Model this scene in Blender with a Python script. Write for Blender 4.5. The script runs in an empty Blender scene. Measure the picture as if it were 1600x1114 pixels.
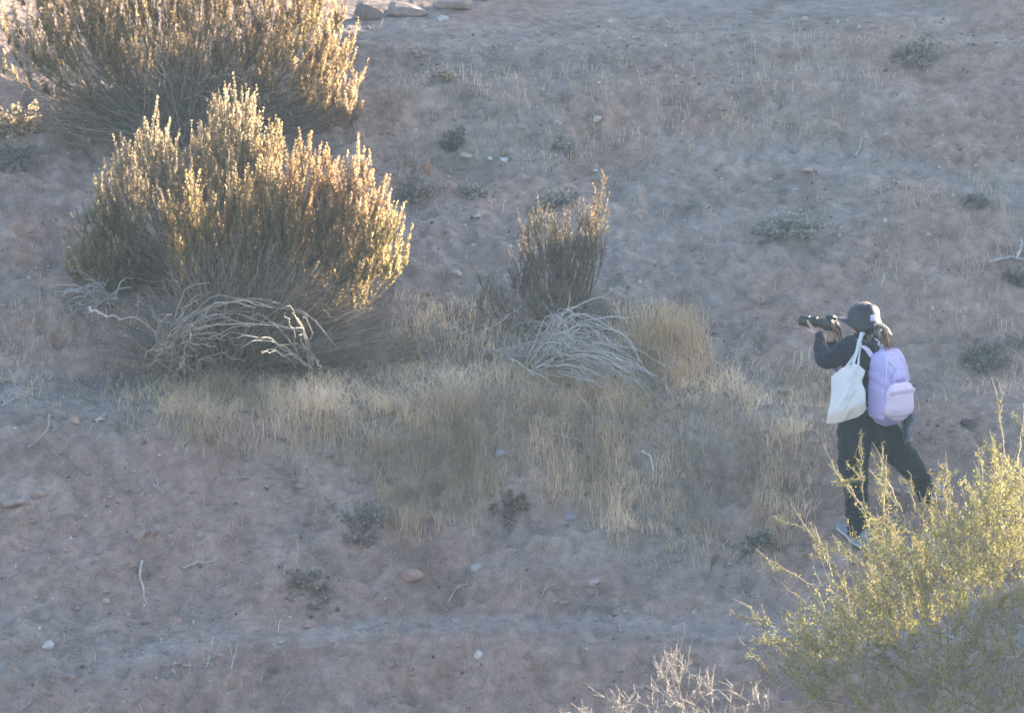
import bpy, bmesh, math, random
import numpy as np
from mathutils import Vector

# ------------------------------------------------------------------ camera, world, sun, exposure
scene = bpy.context.scene
COL = scene.collection
rng = np.random.default_rng(11)
random.seed(11)

PITCH = math.radians(7.0)
LENS = 210.0
SUN_AZ = math.radians(55.0)          # to the right of straight ahead
SUN_EL = math.radians(15.0)
CAMP = np.array([0.0, -40.0, 6.2])

cam_d = bpy.data.cameras.new("camera")
cam_d.lens = LENS
cam_d.sensor_width = 36.0
cam_d.clip_start = 0.5
cam_d.clip_end = 900.0
cam_d.dof.use_dof = True
cam_d.dof.focus_distance = 40.0
cam_d.dof.aperture_fstop = 5.6
cam = bpy.data.objects.new("view_camera", cam_d)
COL.objects.link(cam)
cam.location = CAMP
cam.rotation_euler = (math.pi / 2 - PITCH, 0, 0)
scene.camera = cam

world = bpy.data.worlds.new("World")
scene.world = world
world.use_nodes = True
wn = world.node_tree
wn.nodes.clear()
sky = wn.nodes.new("ShaderNodeTexSky")
sky.sky_type = 'NISHITA'
sky.sun_disc = False
sky.sun_elevation = SUN_EL
sky.sun_rotation = SUN_AZ
sky.dust_density = 1.5
sky.ozone_density = 1.7
bg = wn.nodes.new("ShaderNodeBackground")
bg.inputs[1].default_value = 0.085
wo = wn.nodes.new("ShaderNodeOutputWorld")
wn.links.new(sky.outputs[0], bg.inputs[0])
wn.links.new(bg.outputs[0], wo.inputs[0])

sun_d = bpy.data.lights.new("sun", 'SUN')
sun_d.energy = 5.0
sun_d.angle = math.radians(0.5)
sun_d.color = (1.0, 0.84, 0.62)
sun = bpy.data.objects.new("sun", sun_d)
COL.objects.link(sun)
sdir = Vector((math.sin(SUN_AZ) * math.cos(SUN_EL), math.cos(SUN_AZ) * math.cos(SUN_EL), math.sin(SUN_EL)))
sun.rotation_euler = sdir.to_track_quat('Z', 'Y').to_euler()
sun.location = (20, 60, 40)

scene.view_settings.view_transform = 'Standard'
scene.view_settings.look = 'None'
scene.view_settings.gamma = 1.0
scene.view_settings.use_curve_mapping = False
scene.view_settings.exposure = 2.68
scene.render.engine = 'CYCLES'
scene.cycles.use_denoising = True
scene.cycles.max_bounces = 8
scene.cycles.volume_bounces = 0
scene.cycles.transparent_max_bounces = 8
scene.cycles.filter_width = 1.6

HAZE_DENSITY = 0.00070

# ------------------------------------------------------------------ photograph <-> place
PW, PH = 1600, 1114
FPX = LENS / 36.0 * PW
FWD = np.array([0, math.cos(PITCH), -math.sin(PITCH)])
UPV = np.array([0, math.sin(PITCH), math.cos(PITCH)])
SPH, CPH, TEL = math.sin(SUN_AZ), math.cos(SUN_AZ), math.tan(SUN_EL)


def at(px, py, y):
    """point at distance row y on the sight line of a photograph pixel"""
    d = FWD + np.array([1.0, 0, 0]) * (px - PW / 2) / FPX + UPV * (PH / 2 - py) / FPX
    return CAMP + d * ((y - CAMP[1]) / d[1])


def project(P):
    d = P - CAMP
    zf = d @ FWD
    return PW / 2 + d[..., 0] / zf * FPX, PH / 2 - (d @ UPV) / zf * FPX


# ------------------------------------------------------------------ noise
TBL = np.random.default_rng(3).random((256, 256))


def vnoise(x, y, seed=0):
    x = np.asarray(x, float) + seed * 17.31
    y = np.asarray(y, float) + seed * 9.77
    xi = np.floor(x).astype(int); yi = np.floor(y).astype(int)
    fx = x - xi; fy = y - yi
    fx = fx * fx * fx * (fx * (fx * 6 - 15) + 10); fy = fy * fy * fy * (fy * (fy * 6 - 15) + 10)
    a = TBL[xi & 255, yi & 255]; b = TBL[(xi + 1) & 255, yi & 255]
    c = TBL[xi & 255, (yi + 1) & 255]; d = TBL[(xi + 1) & 255, (yi + 1) & 255]
    return (a * (1 - fx) + b * fx) * (1 - fy) + (c * (1 - fx) + d * fx) * fy


def fbm(x, y, f, octv=3, seed=0):
    s = 0; a = 1.0; t = 0
    for i in range(octv):
        s = s + a * (vnoise(x * f, y * f, seed + i * 3) - 0.5) * 2
        t += a; a *= 0.55; f *= 2.07
    return s / t


def sstep(a, b, x):
    t = np.clip((x - a) / (b - a), 0, 1)
    return t * t * (3 - 2 * t)


# ------------------------------------------------------------------ hillside height
SEG = [(1114, 1010, 42), (1010, 965, 12), (965, 850, 34), (850, 790, 30), (790, 660, 40), (660, 600, 13),
       (600, 480, 31), (480, 330, 26), (330, 240, 19), (240, 90, 31), (90, 40, 16), (40, 0, 40)]


def build_profile():
    up = [(0.0, 0.0)]; dn = []
    tp = math.tan(PITCH)
    for a, b, s in SEG:
        t = math.tan(math.radians(s)); a2 = min(a, 855)
        if b < 855:
            dh = (a2 - b) / 232.0; dy = dh / (t + tp)
            up.append((up[-1][0] + dy, up[-1][1] + dy * t))
    y = z = 0.0
    for a, b, s in SEG[::-1]:
        t = math.tan(math.radians(s)); b2 = max(b, 855)
        if a > 855:
            dh = (a - b2) / 232.0; dy = dh / (t + tp)
            y -= dy; z -= dy * t; dn.append((y, z))
    lo = dn[-1]
    tail = [(-150, 7.0), (-60, 5.6), (-41.5, 4.55), (-38.5, 4.5), (-30, 0.2), (-22, -3.2), (-14, -4.2), (-8, -4.3), (lo[0] - 2.6, lo[1] - 1.9), (lo[0] - 0.9, lo[1] - 0.75)]
    hi = up[-1]
    head = [(hi[0] + 1.6, hi[1] + 0.32), (hi[0] + 6, hi[1] + 1.0), (150, hi[1] + 4)]
    pts = tail + dn[::-1] + up + head
    return np.array([p[0] for p in pts]), np.array([p[1] for p in pts])


PY_, PZ_ = build_profile()
RU = np.array([-60, -6.3, -5.9, -5.6, -5.3, -5.0, -4.6, -4.3, -3.8, -3.3, -2.8, -2.48, -2.2, -2.0, -1.44, -0.5, 0.9, 1.26, 2.0, 3.0, 4.0, 4.6, 5.2, 5.7, 60])
RA = np.array([2.25, 2.15, 2.35, 2.80, 2.85, 2.52, 2.26, 2.14, 2.18, 2.14, 1.78, 1.54, 1.40, 1.34, 1.46, 1.32, 0.98, 0.89, 0.80, 0.50, 0.14, 0.14, 0.40, 0.74, 0.80])
RIDGE_W = 10.0
PITS = [(95, 540, .05, .10), (70, 505, .06, .08), (750, 930, .05, .09), (430, 1035, .06, .10), (985, 935, .10, .05),
        (1262, 245, .05, .05), (790, 1000, .04, .06), (560, 1078, .05, .06), (1510, 660, .06, .06), (845, 1045, .05, .06),
        (330, 1100, .05, .06), (690, 905, .08, .05), (540, 995, .05, .05), (640, 1085, .05, .06), (60, 575, .05, .06)]
PITXY = []


def base_h(x, y):
    yw = y + 0.22 * fbm(x, y * 0.3, 0.45, 2, 5) + 0.05 * fbm(x, y, 1.7, 2, 6)
    return (np.interp(yw - .07, PY_, PZ_) + np.interp(yw, PY_, PZ_) + np.interp(yw + .07, PY_, PZ_)) / 3


def height(x, y):
    x = np.asarray(x, float); y = np.asarray(y, float)
    z = base_h(x, y)
    damp = 1 - 0.65 * sstep(4.6, 6.5, y)
    z = z + damp * 0.055 * fbm(x, y, 1.1, 3, 21)
    # clods and small scarps, stronger on the steep cut banks
    steep = np.clip((np.interp(y + .1, PY_, PZ_) - np.interp(y - .1, PY_, PZ_)) / .2, 0, 1)
    n = fbm(x, y * 0.8, 3.2, 3, 33)
    z = z + damp * (0.022 + 0.055 * steep) * (1 - np.abs(n) * 2.4)
    n2 = fbm(x, y, 8.5, 3, 44)
    z = z + damp * (0.013 + 0.030 * steep) * np.maximum(n2, -.25)
    z = z + 0.006 * fbm(x, y, 22.0, 2, 55)
    led = base_h(x, y) * 3.6 + 1.5 * fbm(x, y, 1.3, 3, 23) + .5 * fbm(x, y, 5.0, 2, 24)
    fr = led - np.floor(led)
    saw = np.where(fr < .82, fr / .82, (1 - fr) / .18) - .5
    m = sstep(.02, .35, fbm(x, y, .8, 2, 27)) * .6 + .5 * steep
    z = z + damp * .055 * m * saw
    for (px_, py_, r, d) in PITXY:
        z = z - d * np.exp(-(((x - px_) / r) ** 2 + ((y - py_) / r) ** 2) ** 1.5)
    # unseen crest outside the frame, its outline shaped to keep the slope in shade
    u = x * CPH - y * SPH
    w = x * SPH + y * CPH
    crest = np.interp(u, RU, RA) + TEL * RIDGE_W + 0.03 * fbm(u, w * 0 + 1, 1.6, 3, 61)
    k = np.clip((w - 6.7) / (RIDGE_W - 6.7), 0, 1)
    zz = np.where(w > RIDGE_W, crest - 0.02 * (w - RIDGE_W), z * (1 - k) + crest * k)
    return np.where(w > 6.7, zz, z)


def ground(px, py, lo=-12.0):
    """where the sight line of a photograph pixel meets the hillside"""
    ys = np.arange(lo, 14, 0.01)
    d = FWD + np.array([1.0, 0, 0]) * (px - PW / 2) / FPX + UPV * (PH / 2 - py) / FPX
    t = (ys - CAMP[1]) / d[1]
    xs = CAMP[0] + d[0] * t; zs = CAMP[2] + d[2] * t
    hit = np.nonzero(zs < height(xs, ys))[0]
    i = hit[0] if len(hit) else len(ys) - 1
    return np.array([xs[i], ys[i], float(height(xs[i], ys[i]))])


_p = [ground(a, b) for a, b, _, _ in PITS]
PITXY = [(q[0], q[1], r, d) for q, (_, _, r, d) in zip(_p, PITS)]

# ------------------------------------------------------------------ mesh helpers


class MB:
    """collects vertices, faces and a tone per vertex for ONE mesh"""

    def __init__(self):
        self.V = []; self.F = []; self.C = []; self.n = 0

    def add(self, V, faces, col):
        V = np.asarray(V, float).reshape(-1, 3)
        col = np.asarray(col, float)
        if col.ndim == 1:
            col = np.tile(col[:3], (len(V), 1))
        for f in faces:
            f = np.asarray(f, int)
            if len(f):
                self.F.append(f + self.n)
        self.V.append(V); self.C.append(col); self.n += len(V)

    def mesh(self, name, origin=(0, 0, 0), smooth=True):
        V = np.concatenate(self.V) - np.asarray(origin, float)
        C = np.concatenate(self.C)
        me = bpy.data.meshes.new(name)
        me.vertices.add(len(V)); me.vertices.foreach_set("co", V.astype(np.float32).ravel())
        sizes = np.concatenate([np.full(len(f), f.shape[1]) for f in self.F])
        loops = np.concatenate([f.ravel() for f in self.F])
        me.loops.add(len(loops)); me.loops.foreach_set("vertex_index", loops.astype(np.int32))
        me.polygons.add(len(sizes))
        me.polygons.foreach_set("loop_start", np.concatenate([[0], np.cumsum(sizes)[:-1]]).astype(np.int32))
        if smooth:
            me.polygons.foreach_set("use_smooth", np.ones(len(sizes), bool))
        me.update(calc_edges=True)
        ca = me.color_attributes.new("Tone", 'FLOAT_COLOR', 'POINT')
        ca.data.foreach_set("color", np.concatenate([C, np.ones((len(C), 1))], 1).astype(np.float32).ravel())
        return me


def link(name, me, mat, parent=None, loc=(0, 0, 0)):
    o = bpy.data.objects.new(name, me)
    COL.objects.link(o)
    if mat is not None:
        me.materials.append(mat)
    o.location = tuple(loc)
    if parent is not None:
        o.parent = parent
    return o


def tag(o, label=None, cat=None, group=None, kind=None):
    if label: o["label"] = label
    if cat: o["category"] = cat
    if group: o["group"] = group
    if kind: o["kind"] = kind
    return o


def thing(name, loc, label, cat, group=None):
    o = bpy.data.objects.new(name, None)
    COL.objects.link(o)
    o.location = tuple(loc); o.empty_display_size = 0.1
    return tag(o, label, cat, group)


def part(name, mb, mat, root, smooth=True, parent=None):
    """a child mesh; the shapes are given in world coordinates"""
    org = np.array(root.location)
    return link(name, mb.mesh(name, org, smooth), mat, parent or root)


def nrm(v):
    return v / np.maximum(np.linalg.norm(v, axis=-1, keepdims=True), 1e-9)


def tubes(P, R, sides=4):
    """n swept tubes, P n*k*3, R n*k"""
    P = np.asarray(P, float); R = np.asarray(R, float)
    if P.ndim == 2:
        P = P[None]; R = R[None]
    n, k, _ = P.shape
    Tn = nrm(np.gradient(P, axis=1))
    ref = np.where(np.abs(Tn[:, :1, 2:3]) > 0.9, np.array([1.0, 0, 0]), np.array([0, 0, 1.0]))
    U = nrm(np.cross(Tn, np.broadcast_to(ref, Tn.shape))); W = np.cross(Tn, U)
    a = np.arange(sides) * 2 * math.pi / sides
    ring = U[:, :, None] * np.cos(a)[None, None, :, None] + W[:, :, None] * np.sin(a)[None, None, :, None]
    V = P[:, :, None] + ring * R[:, :, None, None]
    i = np.arange(n)[:, None, None] * k * sides; j = np.arange(k - 1)[None, :, None] * sides; s = np.arange(sides)[None, None]
    s2 = (s + 1) % sides
    F = np.stack(np.broadcast_arrays(i + j + s, i + j + s2, i + j + sides + s2, i + j + sides + s), -1).reshape(-1, 4)
    return V.reshape(-1, 3), F


def bez(B, C, T, k):
    t = np.linspace(0, 1, k)[None, :, None]
    return B[:, None] * (1 - t) ** 2 + C[:, None] * 2 * t * (1 - t) + T[:, None] * t ** 2


def blades(pos, dirv, side, L, Wd):
    """diamond leaves: one quad each"""
    L = np.asarray(L)[:, None]; Wd = np.asarray(Wd)[:, None]
    V = np.stack([pos, pos + dirv * L * .5 + side * Wd, pos + dirv * L, pos + dirv * L * .5 - side * Wd], 1)
    F = np.arange(len(pos) * 4).reshape(-1, 4)
    return V.reshape(-1, 3), F


def along(P, t):
    """positions and tangents at t (n*m in 0..1) on polylines P n*k*3"""
    n, k, _ = P.shape
    f = np.clip(t, 0, .9999) * (k - 1); i = f.astype(int); f = (f - i)[..., None]
    r = np.arange(n)[:, None]
    A = P[r, i]; B = P[r, i + 1]
    return A * (1 - f) + B * f, nrm(B - A)


def loft(C, A, B, lat, n=20, expo=2.0, caps=True):
    """closed swept form: centres C, half widths A (along lat) and B, superellipse exponent"""
    C = np.asarray(C, float); A = np.broadcast_to(np.asarray(A, float), (len(C),)); B = np.broadcast_to(np.asarray(B, float), (len(C),))
    T = nrm(np.gradient(C, axis=0))
    lat = np.broadcast_to(np.asarray(lat, float), C.shape)
    U = nrm(lat - T * np.sum(lat * T, -1, keepdims=True)); W = np.cross(T, U)
    if caps:
        e = (A[0] + B[0]) / 2; f = (A[-1] + B[-1]) / 2
        C = np.concatenate([[C[0] - T[0] * e * .55], [C[0] - T[0] * e * .35], C, [C[-1] + T[-1] * f * .35], [C[-1] + T[-1] * f * .55]])
        A = np.concatenate([[A[0] * .4, A[0] * .8], A, [A[-1] * .8, A[-1] * .4]])
        B = np.concatenate([[B[0] * .4, B[0] * .8], B, [B[-1] * .8, B[-1] * .4]])
        U = np.concatenate([U[:1], U[:1], U, U[-1:], U[-1:]]); W = np.concatenate([W[:1], W[:1], W, W[-1:], W[-1:]])
    a = np.arange(n) * 2 * math.pi / n
    ca = np.sign(np.cos(a)) * np.abs(np.cos(a)) ** (2 / expo); sa = np.sign(np.sin(a)) * np.abs(np.sin(a)) ** (2 / expo)
    V = C[:, None] + U[:, None] * (A[:, None] * ca)[..., None] + W[:, None] * (B[:, None] * sa)[..., None]
    k = len(C)
    j = np.arange(k - 1)[:, None] * n; s = np.arange(n)[None]; s2 = (s + 1) % n
    F = np.stack(np.broadcast_arrays(j + s, j + s2, j + n + s2, j + n + s), -1).reshape(-1, 4)
    V = np.concatenate([V.reshape(-1, 3), C[:1], C[-1:]])
    b0 = k * n
    tri = np.concatenate([np.stack([np.full(n, b0), (np.arange(n) + 1) % n, np.arange(n)], 1),
                          np.stack([np.full(n, b0 + 1), (k - 1) * n + np.arange(n), (k - 1) * n + (np.arange(n) + 1) % n], 1)])
    return V, [F, tri]


def fuse(pieces, name, voxel=0.006, smooth=4, wrinkle=None):
    """melts closed pieces into one continuous skin"""
    mb = MB()
    for V, F in pieces:
        mb.add(V, F, (1, 1, 1))
    me = mb.mesh("fuse_tmp")
    o = bpy.data.objects.new("fuse_tmp", me); COL.objects.link(o)
    m = o.modifiers.new("r", 'REMESH'); m.mode = 'VOXEL'; m.voxel_size = voxel; m.use_smooth_shade = True
    s = o.modifiers.new("s", 'SMOOTH'); s.iterations = smooth; s.factor = 0.5
    dg = bpy.context.evaluated_depsgraph_get(); dg.update()
    new = bpy.data.meshes.new_from_object(o.evaluated_get(dg))
    new.name = name
    bpy.data.objects.remove(o); bpy.data.meshes.remove(me)
    if wrinkle is not None:
        n = len(new.vertices)
        co = np.empty(n * 3, np.float32); new.vertices.foreach_get("co", co); co = co.reshape(-1, 3)
        no = np.empty(n * 3, np.float32); new.vertices.foreach_get("normal", no); no = no.reshape(-1, 3)
        co = co + no * wrinkle(co)[:, None]
        new.vertices.foreach_set("co", co.astype(np.float32).ravel())
    for p in new.polygons:
        p.use_smooth = True
    new.update()
    return new


def box_mb(mb, c, ax, ay, az, hx, hy, hz, col=(1, 1, 1), bev=0.25, rows=None):
    """soft-cornered box from a superellipse loft"""
    c = np.asarray(c, float); az = np.asarray(az, float); ax = np.asarray(ax, float)
    m = min(hx, hy, hz) * bev
    zs = np.array([-hz, -hz + m * .3, -hz + m, hz - m, hz - m * .3, hz])
    k = np.array([1 - m / min(hx, hy) * .9, 1 - m / min(hx, hy) * .3, 1, 1, 1 - m / min(hx, hy) * .3, 1 - m / min(hx, hy) * .9])
    V, F = loft(c + az * zs[:, None], hx * k, hy * k, ax, 24, 7.0, caps=False)
    mb.add(V, F, col)


def cyl_mb(mb, pts, rads, col=(1, 1, 1), n=24):
    V, F = loft(np.asarray(pts, float), rads, rads, (0.01, 0.02, 1.0), n, 2.0, caps=False)
    mb.add(V, F, col)


_bm = bmesh.new(); bmesh.ops.create_icosphere(_bm, subdivisions=3, radius=1)
ICO_V = np.array([v.co[:] for v in _bm.verts]); ICO_F = np.array([[v.index for v in f.verts] for f in _bm.faces]); _bm.free()
_bm = bmesh.new(); bmesh.ops.create_icosphere(_bm, subdivisions=1, radius=1)
ICO1_V = np.array([v.co[:] for v in _bm.verts]); ICO1_F = np.array([[v.index for v in f.verts] for f in _bm.faces]); _bm.free()

# ------------------------------------------------------------------ materials


def nodes(name):
    m = bpy.data.materials.new(name); m.use_nodes = True
    nt = m.node_tree; nt.nodes.clear()
    out = nt.nodes.new("ShaderNodeOutputMaterial")
    return m, nt, out


def tone_mat(name, rough=0.85, spec=0.2, trans=0.0, noise=14.0, amt=0.35, bump=0.0, bscale=60.0, tint=(1, 1, 1), sheen=0.0, metallic=0.0):
    """colour = the mesh's tone * tint, broken up by noise; optional thin-leaf light transmission and relief"""
    m, nt, out = nodes(name)
    N, L = nt.nodes.new, nt.links.new
    at_ = N("ShaderNodeAttribute"); at_.attribute_name = "Tone"
    tc = N("ShaderNodeTexCoord")
    nz = N("ShaderNodeTexNoise"); nz.inputs["Scale"].default_value = noise; nz.inputs["Detail"].default_value = 5
    L(tc.outputs["Object"], nz.inputs["Vector"])
    mr = N("ShaderNodeMapRange"); mr.inputs[1].default_value = 0.25; mr.inputs[2].default_value = 0.75
    mr.inputs[3].default_value = 1 - amt; mr.inputs[4].default_value = 1 + amt
    L(nz.outputs["Fac"], mr.inputs[0])
    t1 = N("ShaderNodeVectorMath"); t1.operation = 'MULTIPLY'; t1.inputs[1].default_value = tint
    L(at_.outputs["Color"], t1.inputs[0])
    t2 = N("ShaderNodeVectorMath"); t2.operation = 'SCALE'
    L(t1.outputs[0], t2.inputs[0]); L(mr.outputs[0], t2.inputs["Scale"])
    b = N("ShaderNodeBsdfPrincipled")
    b.inputs["Roughness"].default_value = rough; b.inputs["Specular IOR Level"].default_value = spec
    b.inputs["Metallic"].default_value = metallic
    if sheen:
        b.inputs["Sheen Weight"].default_value = sheen; b.inputs["Sheen Roughness"].default_value = 0.4
    L(t2.outputs[0], b.inputs["Base Color"])
    if bump:
        n2 = N("ShaderNodeTexNoise"); n2.inputs["Scale"].default_value = bscale; n2.inputs["Detail"].default_value = 6
        L(tc.outputs["Object"], n2.inputs["Vector"])
        bp = N("ShaderNodeBump"); bp.inputs["Strength"].default_value = 0.8; bp.inputs["Distance"].default_value = bump
        L(n2.outputs["Fac"], bp.inputs["Height"]); L(bp.outputs[0], b.inputs["Normal"])
    if trans:
        tr = N("ShaderNodeBsdfTranslucent"); L(t2.outputs[0], tr.inputs["Color"])
        mx = N("ShaderNodeMixShader"); mx.inputs[0].default_value = trans
        L(b.outputs[0], mx.inputs[1]); L(tr.outputs[0], mx.inputs[2]); L(mx.outputs[0], out.inputs[0])
    else:
        L(b.outputs[0], out.inputs[0])
    return m


M_leaf = tone_mat("plume_leaf", 0.7, 0.15, 0.68, 5.0, 0.25)
M_green = tone_mat("small_green_leaf", 0.55, 0.3, 0.6, 4.0, 0.3)
M_twig = tone_mat("twig_bark", 0.85, 0.2, 0.0, 20.0, 0.3)
M_dead = tone_mat("bleached_wood", 0.7, 0.3, 0.0, 25.0, 0.3, 0.002, 120)
M_grass = tone_mat("dry_grass_blade", 0.7, 0.2, 0.35, 3.0, 0.2)
M_rock = tone_mat("rock_face", 0.9, 0.2, 0.0, 18.0, 0.3, 0.006, 45)
M_skin = tone_mat("skin", 0.5, 0.4, 0.0, 30.0, 0.08)
M_cloth = tone_mat("dark_cloth", 0.85, 0.15, 0.0, 9.0, 0.12, 0.0015, 300, sheen=0.15)
M_hat = tone_mat("hat_cloth", 0.5, 0.5, 0.0, 20.0, 0.08, 0.0008, 500, sheen=0.12)
M_bag = tone_mat("bag_nylon", 0.6, 0.35, 0.0, 7.0, 0.06, 0.0012, 120)
M_canvas = tone_mat("bag_canvas", 0.9, 0.1, 0.18, 6.0, 0.07, 0.0010, 400)
M_black = tone_mat("black_plastic", 0.35, 0.5, 0.0, 40.0, 0.1, 0.0003, 900)
M_glass = tone_mat("lens_glass", 0.05, 0.8, 0.0, 5.0, 0.05)
M_hair = tone_mat("hair", 0.45, 0.5, 0.15, 30.0, 0.2)
M_shoe = tone_mat("shoe_mesh", 0.7, 0.3, 0.0, 25.0, 0.12, 0.001, 300)


def soil_material():
    m, nt, out = nodes("dry_hillside_soil")
    N, L = nt.nodes.new, nt.links.new
    at_ = N("ShaderNodeAttribute"); at_.attribute_name = "Tone"
    tc = N("ShaderNodeTexCoord")

    def noise(scale, detail=6, rough=.6):
        n = N("ShaderNodeTexNoise"); n.inputs["Scale"].default_value = scale; n.inputs["Detail"].default_value = detail
        n.inputs["Roughness"].default_value = rough; L(tc.outputs["Object"], n.inputs["Vector"]); return n

    def rng_(src, a, b, c, d):
        r = N("ShaderNodeMapRange"); r.inputs[1].default_value = a; r.inputs[2].default_value = b
        r.inputs[3].default_value = c; r.inputs[4].default_value = d; L(src, r.inputs[0]); return r

    n1 = noise(2.2); n2 = noise(11.0); n3 = noise(70.0, 4)
    s = N("ShaderNodeMath"); s.operation = 'MULTIPLY'
    L(rng_(n1.outputs["Fac"], .33, .67, .84, 1.16).outputs[0], s.inputs[0]); L(rng_(n2.outputs["Fac"], .32, .68, .74, 1.24).outputs[0], s.inputs[1])
    s2 = N("ShaderNodeMath"); s2.operation = 'MULTIPLY'
    L(s.outputs[0], s2.inputs[0]); L(rng_(n3.outputs["Fac"], .33, .67, .84, 1.16).outputs[0], s2.inputs[1])
    v = N("ShaderNodeVectorMath"); v.operation = 'SCALE'
    L(at_.outputs["Color"], v.inputs[0]); L(s2.outputs[0], v.inputs["Scale"])
    # small pale and dark grit
    vo = N("ShaderNodeTexVoronoi"); vo.inputs["Scale"].default_value = 55.0; L(tc.outputs["Object"], vo.inputs["Vector"])
    sep = N("ShaderNodeSeparateColor"); L(vo.outputs["Color"], sep.inputs[0])
    pick = N("ShaderNodeMath"); pick.operation = 'GREATER_THAN'; pick.inputs[1].default_value = 0.93; L(sep.outputs[0], pick.inputs[0])
    near = N("ShaderNodeMath"); near.operation = 'LESS_THAN'; near.inputs[1].default_value = 0.33; L(vo.outputs["Distance"], near.inputs[0])
    both = N("ShaderNodeMath"); both.operation = 'MULTIPLY'; L(pick.outputs[0], both.inputs[0]); L(near.outputs[0], both.inputs[1])
    half = N("ShaderNodeMath"); half.operation = 'MULTIPLY'; half.inputs[1].default_value = 0.6; L(both.outputs[0], half.inputs[0])
    mx = N("ShaderNodeMix"); mx.data_type = 'RGBA'; L(half.outputs[0], mx.inputs[0]); L(v.outputs[0], mx.inputs[6]); mx.inputs[7].default_value = (.42, .38, .34, 1)
    b = N("ShaderNodeBsdfPrincipled"); b.inputs["Roughness"].default_value = .95; b.inputs["Specular IOR Level"].default_value = .1
    L(mx.outputs[2], b.inputs["Base Color"])
    ad = N("ShaderNodeMath"); ad.operation = 'MULTIPLY_ADD'; ad.inputs[1].default_value = .18; L(n3.outputs["Fac"], ad.inputs[0]); L(n2.outputs["Fac"], ad.inputs[2])
    bp = N("ShaderNodeBump"); bp.inputs["Strength"].default_value = .9; bp.inputs["Distance"].default_value = .04
    L(ad.outputs[0], bp.inputs["Height"]); L(bp.outputs[0], b.inputs["Normal"]); L(b.outputs[0], out.inputs[0])
    return m


M_soil = soil_material()

# ------------------------------------------------------------------ hillside


def axis_steps(lo, hi, step, far, grow=1.18, mid=None):
    core = np.arange(lo, hi + step * .5, step)
    r = [core[-1]]; s = step
    while r[-1] < far:
        s *= grow; r.append(r[-1] + s)
    l = [core[0]]; s = step
    while l[-1] > -far:
        s *= grow; l.append(l[-1] - s)
    return np.concatenate([np.array(l[:0:-1]), core, np.array(r[1:])])


def band(v, a, b, soft):
    return sstep(a - soft, a + soft, v) * (1 - sstep(b - soft, b + soft, v))


def grass_density(px, py):
    """how thickly dry grass grows, by place on the slope"""
    d = 0.95 * band(px, 240, 560, 90) * band(py, 600 - (px - 300) * .02, 690 + (px - 300) * .14, 34)
    d = np.maximum(d, 1.0 * band(px, 540, 1000, 130) * band(py, 590, 790 + 40 * np.sin(px / 47.0) + 18 * np.sin(px / 19.0), 46))
    d = np.maximum(d, .55 * band(px, 950, 1270, 60) * band(py, 640, 800 + 34 * np.sin(px / 31.0), 40))
    d = np.maximum(d, .30 * band(px, 690, 1080, 40) * band(py, 520, 620, 30))
    d = np.maximum(d, .8 * band(px, 960, 1100, 25) * band(py, 490, 600, 22))
    d = np.maximum(d, .35 * band(px, 620, 800, 40) * band(py, 480, 600, 30))
    d = np.maximum(d, .4 * band(px, 1000, 1300, 60) * band(py, 580, 700, 30))
    d = np.maximum(d, .07 * band(px, 0, 230, 30) * band(py, 470, 640, 40))
    d = np.maximum(d, .07 * band(px, 560, 1000, 60) * band(py, 110, 260, 40))
    d = np.maximum(d, .07 * band(px, 1000, 1330, 60) * band(py, 130, 230, 30))
    d = np.maximum(d, .07 * band(px, 1350, 1600, 40) * band(py, 300, 460, 40))
    d = np.maximum(d, .07 * band(px, 1450, 1600, 40) * band(py, 480, 640, 30))
    d = np.maximum(d, .07 * band(px, 1150, 1450, 60) * band(py, 60, 130, 30))
    d = np.maximum(d, .22 * band(px, 1000, 1250, 40) * band(py, 800, 880, 30))
    return np.maximum(d, .005)


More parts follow.
